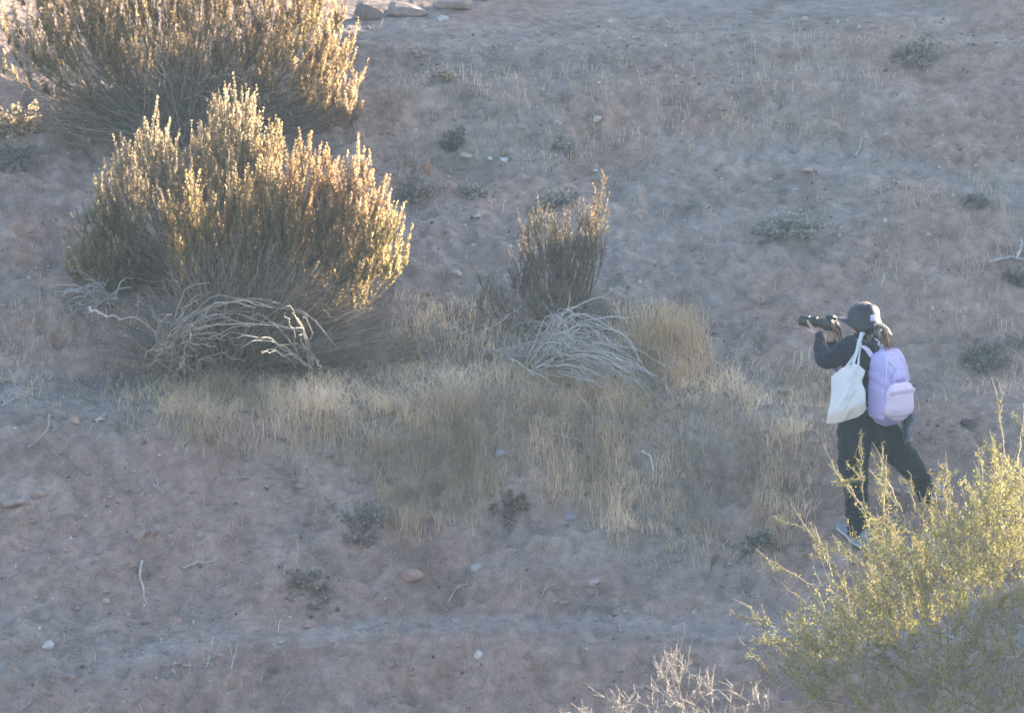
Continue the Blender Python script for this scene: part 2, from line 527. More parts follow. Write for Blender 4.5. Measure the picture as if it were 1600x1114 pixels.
def soil_tone(X, Y, Z):
    P = np.stack([X, Y, Z], -1)
    px, py = project(P)
    py = py + 14 * fbm(X, Y, 1.1, 2, 91)
    red = np.array([.335, .230, .187]); grey = np.array([.285, .229, .200]); dust = np.array([.330, .278, .250])
    straw = np.array([.30, .245, .165]); dark = np.array([.14, .095, .08]); pale = np.array([.42, .335, .285])
    n = sstep(-.35, .4, fbm(X, Y, .9, 3, 71))[..., None]
    c = red * n + grey * (1 - n)
    m = sstep(.1, .55, fbm(X, Y, 3.1, 3, 73))[..., None]
    c = c * (1 - .4 * m) + pale * .4 * m
    m = sstep(.15, .6, fbm(X, Y, 4.3, 3, 79))[..., None]
    c = c * (1 - .45 * m) + dark * .45 * m

    def blend(c, w, col, k):
        w = (np.clip(w, 0, 1) * k)[..., None]
        return c * (1 - w) + col * w
    # worn tracks
    rowA = np.interp(px, [1000, 1150, 1300, 1450, 1600, 1800], [215, 232, 252, 262, 300, 330])
    c = blend(c, sstep(960, 1130, px) * band(py, rowA - 14, rowA + 22, 14), dust, .8)
    rowB = np.interp(px, [-200, 100, 350, 600, 900, 1200, 1500], [1050, 1040, 1010, 975, 972, 985, 990])
    c = blend(c, band(py, rowB - 12, rowB + 14, 10), dust, .75)
    c = blend(c, band(px, 550, 1150, 120) * band(py, 30, 110, 30), grey, .6)
    c = blend(c, band(px, 500, 1000, 80) * band(py, 330, 470, 40), dust, .45)
    c = blend(c, band(px, -50, 260, 30) * band(py, 600, 640, 10), dust, .5)
    c = blend(c, band(px, 100, 560, 60) * band(py, 570, 605, 14), np.array([.15, .125, .12]), .75)
    c = blend(c, band(px, 330, 480, 30) * band(py, 505, 565, 14), pale * np.array([.85, .72, .65]), .6)
    c = blend(c, band(px, 60, 220, 40) * band(py, 480, 580, 20), red * 1.05, .6)
    c = blend(c, band(px, -100, 480, 60) * band(py, 780, 960, 40), red * 1.1, .45)
    c = blend(c, band(px, -50, 110, 30) * band(py, 750, 800, 18), pale * 1.05, .6)
    c = blend(c, band(px, 300, 1100, 60) * band(py, 1000, 1130, 20), red * 1.08, .5)
    # darker ground under shrubs
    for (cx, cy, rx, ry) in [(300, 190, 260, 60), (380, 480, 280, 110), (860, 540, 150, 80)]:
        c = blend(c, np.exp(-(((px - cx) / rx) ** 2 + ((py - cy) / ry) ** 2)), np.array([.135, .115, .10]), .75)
    g = grass_density(px, py) * (0.6 + .6 * fbm(X, Y, 2.4, 2, 83))
    c = blend(c, g, straw, .6)
    return c


xs = np.concatenate([np.arange(-12, -4.45, .11), np.arange(-4.4, 4.4, .019), np.arange(4.45, 16, .07)])
xg = [16.1]
while xg[-1] < 150: xg.append(xg[-1] * 1.14)
xs = np.concatenate([-np.array(xg[::-1]), [-14.0], xs, xg])
yf = np.arange(-2.0, 7.0, 0.019)
ys = np.concatenate([axis_steps(-2.0, -2.0, 0.019, 140)[axis_steps(-2.0, -2.0, 0.019, 140) < -2.001], yf, np.arange(7.0, 12.5, .07)])
far = [12.5]; s_ = .07
while far[-1] < 150:
    s_ *= 1.2; far.append(far[-1] + s_)
ys = np.concatenate([ys, far])
GX, GY = np.meshgrid(xs, ys)
GZ = height(GX, GY)
gm = MB()
nx, ny = len(xs), len(ys)
ii = (np.arange(ny - 1)[:, None] * nx + np.arange(nx - 1)[None]).ravel()
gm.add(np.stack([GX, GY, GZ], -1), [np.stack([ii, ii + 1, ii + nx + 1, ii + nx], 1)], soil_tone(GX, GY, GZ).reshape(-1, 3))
hill = tag(link("hillside", gm.mesh("hillside"), M_soil), "dry reddish hillside with worn tracks and cut banks", None, None, "structure")

# ------------------------------------------------------------------ haze
hz = MB()
hb = np.array([[x, y, z] for x in (-185, 185) for y in (-185, 185) for z in (-6.0, 11.0)], float)
hz.add(hb, [[[0, 1, 3, 2], [4, 6, 7, 5], [0, 4, 5, 1], [2, 3, 7, 6], [0, 2, 6, 4], [1, 5, 7, 3]]], (1, 1, 1))
m, nt, out = nodes("haze_air")
pv = nt.nodes.new("ShaderNodeVolumePrincipled")
pv.inputs["Color"].default_value = (.52,.74,1,1)
pv.inputs["Density"].default_value = HAZE_DENSITY
pv.inputs["Anisotropy"].default_value = 0.55
nt.links.new(pv.outputs[0], out.inputs["Volume"])
haze = tag(link("haze", hz.mesh("haze", smooth=False), m), "thin bluish haze in the air", None, None, "stuff")

# ------------------------------------------------------------------ rocks and boulders


def rock_mesh(name, rx, ry, rz, tone, seed, cuts=9, mossy=False):
    r = np.random.default_rng(seed)
    V = ICO_V.copy()
    for _ in range(cuts):
        n = nrm(r.normal(size=3)); d = r.uniform(.5, .85)
        V = V - np.maximum(0, V @ n - d)[:, None] * n
    V = V * (1 + .16 * fbm(V[:, 0] + V[:, 2] * .7, V[:, 1] - V[:, 2] * .6, 3.2, 3, seed % 50))[:, None]
    V = V * np.array([rx, ry, rz])
    mb = MB()
    mb.add(V, [ICO_F], np.array(tone)[None] * r.uniform(.9, 1.1, (len(V), 1)))
    return mb.mesh(name)


WHITE, GREYR, TAN, REDR = (.50, .47, .44), (.33, .32, .31), (.36, .27, .21), (.28, .19, .16)
ROCKS = [  # px, py, half width px, half height px, tone, label
    (750, 1016, 13, 12, (.56, .50, .46), "pale angular stone with a flat face on the lower worn track"),
    (743, 884, 10, 8, GREYR, "grey stone above the burrow hole, below the dry grass"),
    (893, 801, 13, 10, (.25, .23, .25), "round dark purplish stone at the lower edge of the dry grass"),
    (780, 708, 10, 8, GREYR, "round grey stone half hidden in the middle of the dry grass"),
    (930, 908, 11, 8, (.38, .30, .27), "flat pinkish stone beside a dark hollow under the track bank"),
    (75, 1006, 11, 9, WHITE, "whitish stone with a shaded side alone on the bare lower slope"),
    (119, 655, 11, 10, TAN, "rounded tan clod beside the white stick"),
    (220, 829, 13, 10, TAN, "rounded sandy boulder bedded in the reddish slope"),
    (712, 426, 10, 7, (.38, .38, .39), "smooth grey stone between the golden shrub and the upright shrub"),
    (746, 338, 7, 4, (.42, .41, .40), "small flat pale stone below the grey bushlets"),
    (934, 186, 9, 6, (.48, .44, .38), "cream oval stone alone on the bare upper slope"),
    (554, 244, 17, 15, (.36, .33, .28), "round sunlit boulder just behind the tip of the golden shrub"),
    (727, 243, 10, 6, (.36, .29, .26), "flat brownish stone under the dark upper bushlet"),
    (786, 249, 8, 5, (.50, .50, .50), "bright chipped stone between two grey bushlets"),
    (764, 248, 6, 4, (.45, .45, .45), "small pale chip next to the bright chipped stone"),
    (691, 29, 9, 5, (.50, .47, .45), "white stone lying at the foot of the top bank"),
    (662, 42, 5, 4, (.47, .45, .44), "small white stone on the upper ledge below the bank"),
    (931, 267, 5, 3, WHITE, "tiny white stone beside the lone tall stalk"),
    (1110, 520, 9, 5, (.15, .13, .13), "dark stone beside the dry grass clump"),
    (1510, 659, 10, 7, (.13, .10, .10), "dark brown clod on bare soil behind the photographer"),
    (1257, 30, 7, 5, (.40, .35, .32), "small tan stone near the top of the right slope"),
    (440, 1003, 7, 4, (.44, .42, .42), "small pale stone with a straw on it beside the lower track"),
    (165, 940, 7, 5, (.42, .33, .29), "pinkish clod above the whitish stone"),
    (1085, 955, 5, 4, (.43, .43, .43), "small light pebble just above the lower track near the green bush"),
    (595, 620, 6, 5, WHITE, "small white pebble at the top of the dry grass"),
    (640, 893, 20, 11, (.33, .225, .185), "broad smooth pale clod on the bank under the grass"),
    (480, 975, 14, 7, (.33, .225, .185), "low crusty clod beside the flat thorny bushlet"),
    (270, 965, 15, 9, (.33, .225, .185), "low pinkish clod down from the bent dry stem"),
    (25, 780, 22, 8, (.40, .30, .255), "pale crusted slab at the edge of the left slope"),
    (60, 765, 18, 7, (.40, .30, .255), "pale crusted slab above the other one"),
    (1260, 268, 10, 5, (.36, .27, .24), "reddish lump on the edge of the upper track"),
]
for k, (px, py, hw, hh, tone, lab) in enumerate(ROCKS):
    g = ground(px, py + hh * .6)
    s = (g[1] + 40) / FPX
    rx, rz = hw * s * 1.12, hh * s * 1.12
    me = rock_mesh("rock", rx, rx * .85, rz, tone, 100 + k, 9 if hw < 15 else 6)
    o = link("rock", me, M_rock, None, (g[0], g[1], g[2] + rz * (.25 if hw < 12 else -.25)))
    o.rotation_euler = (0, 0, rng.uniform(-.4, .4))
    tag(o, lab, "stone", "stones scattered on the hillside")

BOULD = [(575, 14, 24, 19, (.21, .16, .14), "dark boulder of the top bank touching the big shrub"),
         (632, 12, 44, 15, (.30, .225, .195), "broad weathered boulder in the middle of the top bank"),
         (702, 4, 34, 13, (.31, .23, .20), "pinkish boulder of the top bank with a dark crack under it"),
         (752, -14, 24, 16, (.30, .25, .24), "last boulder of the top bank towards the open slope")]
for k, (px, py, hw, hh, tone, lab) in enumerate(BOULD):
    g = ground(px, py + hh)
    s = (g[1] + 40) / FPX
    me = rock_mesh("boulder", hw * s * 1.1, hw * s * .9, hh * s * 1.05, tone, 300 + k, 16)
    o = link("boulder", me, M_rock, None, (g[0], g[1] + hw * s * .5, g[2] + hh * s * .55))
    tag(o, lab, "boulder", "boulders in the top bank")

# ------------------------------------------------------------------ sticks lying on the slope


def jitter_line(P, n, amp, r):
    """densify a polyline with small kinks"""
    P = np.asarray(P, float)
    t = np.linspace(0, len(P) - 1, n); i = np.minimum(t.astype(int), len(P) - 2); f = (t - i)[:, None]
    Q = P[i] * (1 - f) + P[i + 1] * f
    j = r.normal(size=(n, 3)) * amp; j[0] = 0
    return Q + j


STICKS = [  # photo points, lift px at each, half width px, tone, label, name
    ([(148, 661), (166, 650)], (0, 0), 2.6, (.62, .58, .53), "short bright white stick lying on grey dust"),
    ([(78, 650), (73, 676), (60, 692), (44, 702)], (4, 3, 2, 0), 2.0, (.38, .34, .31), "curved grey stick with a thick end on the left slope"),
    ([(222, 880), (218, 905), (225, 925), (228, 945)], (2, 2, 1, 0), 1.8, (.46, .40, .36), "bent pale dry stem running downhill on bare soil"),
    ([(286, 889), (312, 879), (342, 879)], (1, 2, 1), 1.8, (.42, .37, .34), "nearly level dry stick beside the bent pale stem"),
    ([(240, 758), (258, 772)], (1, 0), 1.6, (.44, .40, .36), "short forked twig below the grass edge"),
    ([(368, 749), (420, 748), (470, 754)], (1, 3, 1), 1.6, (.32, .28, .25), "long thin twig lying level under the grass"),
    ([(1003, 708), (1016, 718), (1021, 735), (1020, 752)], (2, 6, 6, 0), 2.2, (.46, .43, .39), "hooked pale stalk in the sparse grass towards the photographer"),
    ([(846, 936), (852, 920), (868, 914), (880, 915)], (1, 3, 3, 0), 1.4, (.40, .37, .35), "thin arched twig on the soil above the lower track"),
    ([(1336, 247), (1343, 237), (1346, 220)], (0, 2, 12), 1.7, (.46, .43, .40), "small upright dry twig on the edge of the upper track"),
    ([(1120, 868), (1112, 885), (1109, 900)], (3, 1, 0), 1.8, (.16, .14, .14), "dark stick pointing downhill near the green bush"),
    ([(1163, 866), (1150, 880), (1141, 890)], (3, 1, 0), 1.5, (.25, .22, .21), "greyish stick beside the dark one near the green bush"),
    ([(322, 1045), (326, 1036), (327, 1025)], (0, 2, 6), 1.5, (.44, .40, .36), "tiny standing twig above the lower track"),
    ([(284, 1042), (305, 1044), (325, 1042)], (0, 1, 0), 1.3, (.36, .33, .30), "thin level twig on the lower track"),
    ([(362, 1050), (364, 1035), (368, 1022)], (0, 2, 5), 1.5, (.42, .38, .34), "little slanted twig between track and lowest bank"),
    ([(30, 1112), (52, 1097)], (0, 2), 1.6, (.46, .43, .40), "slanted pale straw at the lowest left corner of the slope"),
    ([(98, 920), (106, 912)], (0, 2), 1.6, (.40, .36, .33), "short stub of stick above the whitish stone"),
    ([(835, 672), (880, 684), (915, 692)], (5, 6, 2), 1.5, (.45, .40, .33), "long straw coloured stalk lying across the dry grass"),
    ([(590, 640), (650, 634), (690, 634)], (4, 5, 3), 1.5, (.45, .40, .33), "fallen stalk along the upper rim of the grass"),
    ([(285, 700), (300, 686), (308, 676)], (1, 3, 4), 1.4, (.43, .39, .33), "small leaning stalk in the left end of the grass"),
    ([(62, 528), (85, 548), (104, 563)], (1, 2, 0), 1.5, (.36, .33, .31), "thin stick beside the burrow holes"),
    ([(0, 636), (18, 627), (30, 622)], (0, 2, 1), 1.6, (.42, .40, .38), "pale twig on the grey dust at the left"),
    ([(1545, 412), (1580, 406), (1612, 410)], (1, 7, 3), 2.2, (.40, .39, .38), "grey fallen branch on the slope below the upper track"),
    ([(1588, 408), (1594, 395), (1597, 380)], (4, 6, 12), 2.2, (.48, .46, .43), "upright grey snag rising from the fallen grey branch"),
    ([(930, 948), (955, 958), (968, 964)], (0, 1, 0), 1.3, (.22, .19, .18), "dark root end under the track bank"),
    ([(700, 940), (712, 922), (728, 912)], (0, 3, 2), 1.3, (.42, .38, .35), "thin curved straw above the stone and burrow hole"),
]
for k, (pts, lift, hw, tone, lab) in enumerate(STICKS):
    r = np.random.default_rng(500 + k)
    W = []
    for (px, py), l in zip(pts, lift):
        g = ground(px, py + l * .7); s = (g[1] + 40) / FPX
        W.append(g + np.array([0, 0, (l + hw * .6) * s]))
    s = (W[0][1] + 40) / FPX
    P = jitter_line(W, 11, .004, r)
    R = hw * s * np.linspace(1.15, .55, 11) * r.uniform(.85, 1.15, 11); R[-1] *= .4
    mb = MB()
    V, F = tubes(P, R, 6); mb.add(V, [F], np.array(tone) * r.uniform(.85, 1.15))
    for j in (3, 6):
        if r.random() < .7:
            d = r.normal(size=3) * .03; d[2] = abs(d[2])
            Q = np.array([P[j], P[j] + d * .6, P[j] + d * 1.3 + np.array([0, 0, -.004])])
            V, F = tubes(Q, R[j] * np.array([.7, .5, .3]), 5); mb.add(V, [F], np.array(tone))
    o = link("stick", mb.mesh("stick", W[0]), M_dead, None, W[0])
    tag(o, lab, "stick", "sticks lying on the hillside")

# ------------------------------------------------------------------ dry grass, litter, pebbles


def fine_points(n, r):
    x = r.uniform(-4.3, 4.3, n); y = r.uniform(-2.0, 6.6, n)
    return x, y


def blade_set(mb, base, length, lean, r, width, tones):
    """ribbons of three joints that bow over under their own weight"""
    n = len(base)
    az = r.uniform(0, 2 * math.pi, n)
    d = np.stack([np.cos(az), np.sin(az) * .7 - .45, np.zeros(n)], 1) * lean[:, None]
    up = np.array([0, 0, 1.0])
    L = length[:, None]
    p0 = base; p1 = base + (up * .42 + d * .12) * L; p2 = base + (up * .74 + d * .42) * L; p3 = base + (up * (.95 - .35 * lean[:, None] ** 2) + d * .95) * L
    side = np.stack([np.cos(az + 1.57), np.sin(az + 1.57), np.zeros(n)], 1)
    side = nrm(side + r.normal(size=(n, 3)) * .3) * width[:, None]
    V = np.stack([p0 - side, p0 + side, p1 - side * .9, p1 + side * .9, p2 - side * .6, p2 + side * .6, p3], 1)
    b = np.arange(n)[:, None] * 7
    q = np.concatenate([b + np.array([[0, 1, 3, 2]]), b + np.array([[2, 3, 5, 4]])])
    t = b + np.array([[4, 5, 6]])
    mb.add(V.reshape(-1, 3), [q, t], np.repeat(tones, 7, axis=0))


def straw(n, r):
    a = np.array([.80, .63, .43]); b = np.array([.62, .485, .335]); c = np.array([.56, .475, .39])
    k = r.random((n, 1)); m = (r.random((n, 1)) < .35)
    return np.where(m, c, a * k + b * (1 - k)) * r.uniform(.8, 1.15, (n, 1))


r = np.random.default_rng(21)
x, y = fine_points(900000, r)
z = height(x, y)
px, py = project(np.stack([x, y, z], 1))
den = np.minimum(grass_density(px, py), .60) * np.clip(.62 + .8 * fbm(x, y, 5.5, 3, 87) + .2 * fbm(x, y, .8, 2, 88), .02, 1.5)
ok = (r.random(len(x)) < den * .9) & (px > -40) & (px < 1640) & (py > -30) & (py < 1150)
x, y, z, px, py = x[ok], y[ok], z[ok], px[ok], py[ok]
n = len(x)
thick = grass_density(px, py)
tuft = np.clip(.8 + .8 * fbm(x, y, 5.0, 2, 89), .45, 1.05)
ln = (r.uniform(.05, .15, n) + thick * r.uniform(.0, .16, n)) * tuft
rim = band(py, 585, 650, 18)[:, None]
mb = MB()
blade_set(mb, np.stack([x, y, z - .01], 1), ln, np.clip(r.uniform(.15, 1.15, n) + .5 * rim[:, 0], 0, 1.5), r, r.uniform(.0010, .0026, n), straw(n, r) * (1 + .30 * rim) * np.clip(1 + .5 * fbm(x, y, 1.8, 2, 95), .7, 1.4)[:, None])
tag(link("dry_grass", mb.mesh("dry_grass", smooth=False), M_grass), "straw coloured dry grass along the terrace bank", None, None, "stuff")

# the one dense clump that stands by itself beside the dead branches
r = np.random.default_rng(22)
g = ground(1040, 560)
GC = [ground(px, py) for px, py in [(1000, 545), (1030, 560), (1060, 555), (1085, 560), (1045, 530), (1015, 575), (1075, 590)]]
mb = MB()
for c in GC:
    n = 100
    off = r.normal(size=(n, 2)) * .095
    xx, yy = c[0] + off[:, 0], c[1] + off[:, 1]
    blade_set(mb, np.stack([xx, yy, height(xx, yy) - .01], 1), r.uniform(.14, .46, n) * r.uniform(.7, 1.1), r.uniform(.1, 1.0, n), r, r.uniform(.0012, .0024, n), straw(n, r) * np.array([1.0, .93, .84]))
o = link("grass_clump", mb.mesh("grass_clump", g, smooth=False), M_grass, None, g)
tag(o, "tall brownish dry grass clump beside the bleached arching branches", "grass clump")

# pebbles and twig litter
r = np.random.default_rng(23)
x, y = fine_points(26000, r)
z = height(x, y)
px, py = project(np.stack([x, y, z], 1))
ok = r.random(len(x)) < np.clip(.25 + .9 * fbm(x, y, 1.6, 2, 41), .05, 1)
x, y, z = x[ok], y[ok], z[ok]
n = len(x)
sz = .0035 + .013 * r.random(n) ** 4
V = ICO1_V[None] * sz[:, None, None] * r.uniform(.6, 1.3, (n, 1, 3)) * r.uniform(.7, 1.3, (n, len(ICO1_V), 1)) + np.stack([x, y, z + sz * .2], 1)[:, None]
F = (ICO1_F[None] + np.arange(n)[:, None, None] * len(ICO1_V)).reshape(-1, 3)
tn = np.array([.34, .29, .26]) * r.uniform(.4, 1.5, (n, 1)) ** 1.3
mb = MB(); mb.add(V.reshape(-1, 3), [F], np.repeat(tn, len(ICO1_V), 0))
tag(link("pebbles", mb.mesh("pebbles", smooth=False), M_rock), "grit and small pebbles on the soil", None, None, "stuff")

# broken soil crust on the banks
x, y = fine_points(26000, r)
z = height(x, y); px, py = project(np.stack([x, y, z], 1))
steep = (height(x, y + .15) - height(x, y - .15)) / .3
ok = r.random(len(x)) < np.clip((steep - .35) * .5 + .5 * fbm(x, y, 1.2, 2, 47), .02, .8) * (1 - .85 * np.minimum(1, grass_density(px, py)))
x, y, z = x[ok], y[ok], z[ok]; n = len(x)
sz = .006 + .026 * r.random(n) ** 3.5
V = ICO1_V[None] * sz[:, None, None] * r.uniform(.6, 1.4, (n, 1, 3)) * r.uniform(.65, 1.3, (n, len(ICO1_V), 1)) * np.array([1.1, 1, .7]) + np.stack([x, y, z], 1)[:, None]
F = (ICO1_F[None] + np.arange(n)[:, None, None] * len(ICO1_V)).reshape(-1, 3)
tn = soil_tone(x, y, z) * r.uniform(.8, 1.2, (n, 1))
mb = MB(); mb.add(V.reshape(-1, 3), [F], np.repeat(tn, len(ICO1_V), 0))
tag(link("soil_rubble", mb.mesh("soil_rubble", smooth=False), M_rock), "broken reddish soil crumbs on the cut banks", None, None, "stuff")

x, y = fine_points(16000, r)
z = height(x, y)
px, py = project(np.stack([x, y, z], 1))
lit = np.zeros(len(x))
for (cx, cy, rx, ry) in [(300, 190, 280, 70), (380, 520, 300, 90), (860, 560, 170, 70), (560, 240, 200, 60), (1500, 420, 140, 60), (60, 640, 160, 60), (1150, 870, 160, 50)]:
    lit = np.maximum(lit, np.exp(-(((px - cx) / rx) ** 2 + ((py - cy) / ry) ** 2)))
ok = r.random(len(x)) < .10 + .8 * lit
x, y, z = x[ok], y[ok], z[ok]; n = len(x)
L = r.uniform(.02, .10, n); az = r.uniform(0, 6.28, n)
a = np.stack([x, y, z + .004], 1); bx, by = x + np.cos(az) * L, y + np.sin(az) * L
b = np.stack([bx, by, height(bx, by) + r.uniform(.002, .02, n)], 1)
mid = (a + b) / 2 + r.normal(size=(n, 3)) * L[:, None] * .12; mid[:, 2] = np.maximum(mid[:, 2], (a[:, 2] + b[:, 2]) / 2 + .003)
P = np.stack([a, mid, b], 1)
V, F = tubes(P, np.repeat(r.uniform(.0009, .0026, n)[:, None], 3, 1), 3)
tn = np.array([.36, .31, .26]) * r.uniform(.4, 1.35, (n, 1))
mb = MB(); mb.add(V, [F], np.repeat(tn, 9, 0))
tag(link("twig_litter", mb.mesh("twig_litter"), M_dead), "broken dry twigs littering the soil", None, None, "stuff")

# ------------------------------------------------------------------ plumed shrubs


def leafy(mb, S, m, r, L, Wd, tilt, tone0, tone1, t0=.08):
    """narrow leaves spiralling up shoots S (n*k*3); tone0 at the foot, tone1 at the tip"""
    n = len(S)
    t = np.sort(r.uniform(t0, 1.0, (n, m)), 1)
    pos, tan = along(S, t)
    ref = nrm(np.cross(tan, np.array([.3, .9, .1])))
    w2 = np.cross(tan, ref)
    az = (np.arange(m)[None] * 2.4 + r.uniform(0, 6.28, (n, 1)) + r.normal(size=(n, m)) * .3)[..., None]
    rad = ref * np.cos(az) + w2 * np.sin(az)
    tl = tilt * r.uniform(.6, 1.4, (n, m, 1))
    d = nrm(tan * np.cos(tl) + rad * np.sin(tl))
    side = nrm(np.cross(d, tan + rad * .3 + r.normal(size=(n, m, 3)) * .5))
    ln = L * r.uniform(.6, 1.3, (n, m)) * (1.05 - .55 * t ** 3)
    V, F = blades(pos.reshape(-1, 3), d.reshape(-1, 3), side.reshape(-1, 3), ln.ravel(), Wd * r.uniform(.7, 1.3, n * m))
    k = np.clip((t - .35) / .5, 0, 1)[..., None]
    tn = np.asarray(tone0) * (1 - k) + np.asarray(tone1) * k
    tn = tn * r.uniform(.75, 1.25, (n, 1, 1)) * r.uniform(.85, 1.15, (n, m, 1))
    mb.add(V, [F], np.repeat(tn.reshape(-1, 3), 4, 0))


def wands(root, lobes, r, rootspread):
    """curved stems from the root to tips spread through lobes given on the photograph"""
    Bs, Cs, Ts, own = [], [], [], []
    for q, (cx, top, hw, yo, yh, n, drop) in enumerate(lobes):
        a = r.uniform(0, 6.283, n); rad = np.sqrt(r.random(n))
        u, v = np.cos(a) * rad, np.sin(a) * rad
        row = top + drop * rad ** 1.8 + r.exponential(drop * .16, n)
        yy = root[1] + yo + v * yh
        T = np.array([at(cx + hw * ui, ri, yi) for ui, ri, yi in zip(u, row, yy)])
        B = root + np.stack([r.normal(size=n) * rootspread, r.normal(size=n) * rootspread * .7, np.zeros(n)], 1)
        B = B + (T - root) * np.array([.22, .22, 0]) * r.uniform(.2, 1.2, (n, 1))
        B[:, 2] = height(B[:, 0], B[:, 1]) - .02
        low = T[:, 2] < B[:, 2] + .12
        T[low, 2] = B[low, 2] + .12 + r.random(low.sum()) * .1
        D = T - B
        C = B + D * np.array([.72, .72, .38]) + r.normal(size=(n, 3)) * .04
        Bs.append(B); Cs.append(C); Ts.append(T); own.append(np.full(n, q))
    return np.concatenate(Bs), np.concatenate(Cs), np.concatenate(Ts), np.concatenate(own)


def plume_shrub(name, label, root_px, lobes, seed, spread, shoots, leaves, ln, tones, skirt, dead, shootlen=(.10, .24)):
    r = np.random.default_rng(seed)
    root = ground(*root_px)
    t = thing(name, root, label, "shrub", "plumed shrubs on the slope")
    B, C, T, own = wands(root, lobes, r, spread)
    n = len(B)
    P = bez(B, C, T, 8)
    P[:, 1:-1] += r.normal(size=(n, 6, 3)) * .008
    stem = MB()
    R = np.linspace(1, .3, 8)[None] * r.uniform(.0035, .007, (n, 1))
    V, F = tubes(P, R, 4)
    stem.add(V, [F], np.repeat(np.array([.20, .165, .13]) * r.uniform(.6, 1.3, (n, 1)), 32, 0))
    fol = MB()
    # plumes: side shoots that leave the upper stem and turn upright
    m = shoots
    ts = np.concatenate([r.uniform(.62, .97, (n, m - 1)), np.full((n, 1), .99)], 1)
    pos, tan = along(P, ts)
    out = nrm(r.normal(size=(n, m, 3)) * np.array([1, 1, .2]) + (T - root)[:, None] * .5)
    Ls = r.uniform(shootlen[0], shootlen[1], (n, m, 1))
    up = np.array([0, 0, 1.0])
    p1 = pos + (tan * .3 + out * .28 + up * .3) * Ls * .5
    p2 = pos + (tan * .2 + out * .36 + up * .95) * Ls
    S = np.stack([pos, p1, p2], 2).reshape(n * m, 3, 3)
    S = bez(S[:, 0], S[:, 1], S[:, 2], 5)
    V, F = tubes(S, np.repeat(np.linspace(.0022, .0009, 5)[None], n * m, 0), 3)
    stem.add(V, [F], np.tile(np.array([.21, .175, .125]), (len(V), 1)))
    per = np.repeat(own, m)
    for q in range(len(lobes)):
        t0, t1 = tones[q % len(tones)]
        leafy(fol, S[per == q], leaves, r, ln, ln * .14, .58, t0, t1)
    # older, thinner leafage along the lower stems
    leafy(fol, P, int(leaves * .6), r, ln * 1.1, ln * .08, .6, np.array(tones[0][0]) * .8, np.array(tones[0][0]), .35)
    part("crown", fol, M_leaf, t, smooth=False)
    # dry skirt of twigs: a fan of fine dead wood round the foot
    if skirt:
        (cx, top, hw, yo, yh, ns, drop) = skirt
        B, C, T, _ = wands(root, [(cx, top, hw, yo, yh, ns, drop)], r, spread * 1.1)
        C = B + (T - B) * np.array([.5, .5, .55]) + r.normal(size=(ns, 3)) * .06
        Q = bez(B, C, T, 7); Q[:, 1:] += r.normal(size=(ns, 6, 3)) * .012
        V, F = tubes(Q, np.linspace(1, .35, 7)[None] * r.uniform(.0016, .0050, (ns, 1)), 3)
        stem.add(V, [F], np.repeat(np.array([.27, .225, .185]) * r.uniform(.35, 1.7, (ns, 1)), 21, 0))
        tw = along(Q, r.uniform(.35, 1, (ns, 6)))
        a = tw[0].reshape(-1, 3); d = nrm(tw[1].reshape(-1, 3) * .8 + r.normal(size=a.shape) * .6) * r.uniform(.05, .16, (len(a), 1))
        V, F = tubes(np.stack([a, a + d * .5 + r.normal(size=a.shape) * .008, a + d], 1), np.tile(np.array([[.0015, .0012, .0007]]), (len(a), 1)), 3)
        stem.add(V, [F], np.repeat(np.array([.24, .205, .17]) * r.uniform(.55, 1.3, (len(a), 1)), 9, 0))
    part("stems", stem, M_twig, t)
    for pts, hw, tone in dead:
        W = [at(a, b, root[1] + d) for a, b, d in pts]
        Q = jitter_line(W, 14, .018, r)
        Q = np.concatenate([Q[:1], (Q[:-2] + Q[1:-1] * 2 + Q[2:]) / 4, Q[-1:]])
        Q[:, 2] = np.maximum(Q[:, 2], height(Q[:, 0], Q[:, 1]) + .004)
        mb = MB(); s = 1 / 232.0
        V, F = tubes(Q, hw * s * np.linspace(1.1, .45, 14), 6); mb.add(V, [F], np.array(tone) * r.uniform(.85, 1.15))
        part("dead_branch", mb, M_dead, t)
    return t, root


def fan(r, n, cx, cy, a0, a1, l0, l1, dep=(-.35, .1), droop=.25, hw=(1.2, 2.4), tone=(.40, .35, .30), d0=0.0):
    """dead branches that arch out of one foot, in photograph measure"""
    out = []
    for _ in range(n):
        a = math.radians(r.uniform(a0, a1)); L = r.uniform(l0, l1); d1 = r.uniform(*dep)
        x0, y0 = cx + r.normal() * 12, cy + r.normal() * 6
        mx, my = x0 + math.cos(a) * L * .5, y0 - math.sin(a) * L * .62
        ex, ey = x0 + math.cos(a) * L, y0 - math.sin(a) * L * (1 - droop) + L * droop * .5
        qx, qy = (x0 + ex) / 2 * .4 + mx * .6, (y0 + ey) / 2 * .4 + my * .6 - L * .05
        P = [(x0, y0, 0), ((x0 + qx) / 2, (y0 + qy) / 2 - L * .05, d1 * .3), (qx, qy, d1 * .6), ((ex + qx) / 2, (ey + qy) / 2 - L * .04, d1 * .85), (ex, ey, d1)]
        P = [(p_[0], p_[1], p_[2] + d0) for p_ in P]
        out.append((P, r.uniform(*hw), np.array(tone) * r.uniform(.8, 1.25)))
    return out


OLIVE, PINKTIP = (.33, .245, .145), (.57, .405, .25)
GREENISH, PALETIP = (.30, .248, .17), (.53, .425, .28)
rr = np.random.default_rng(77)
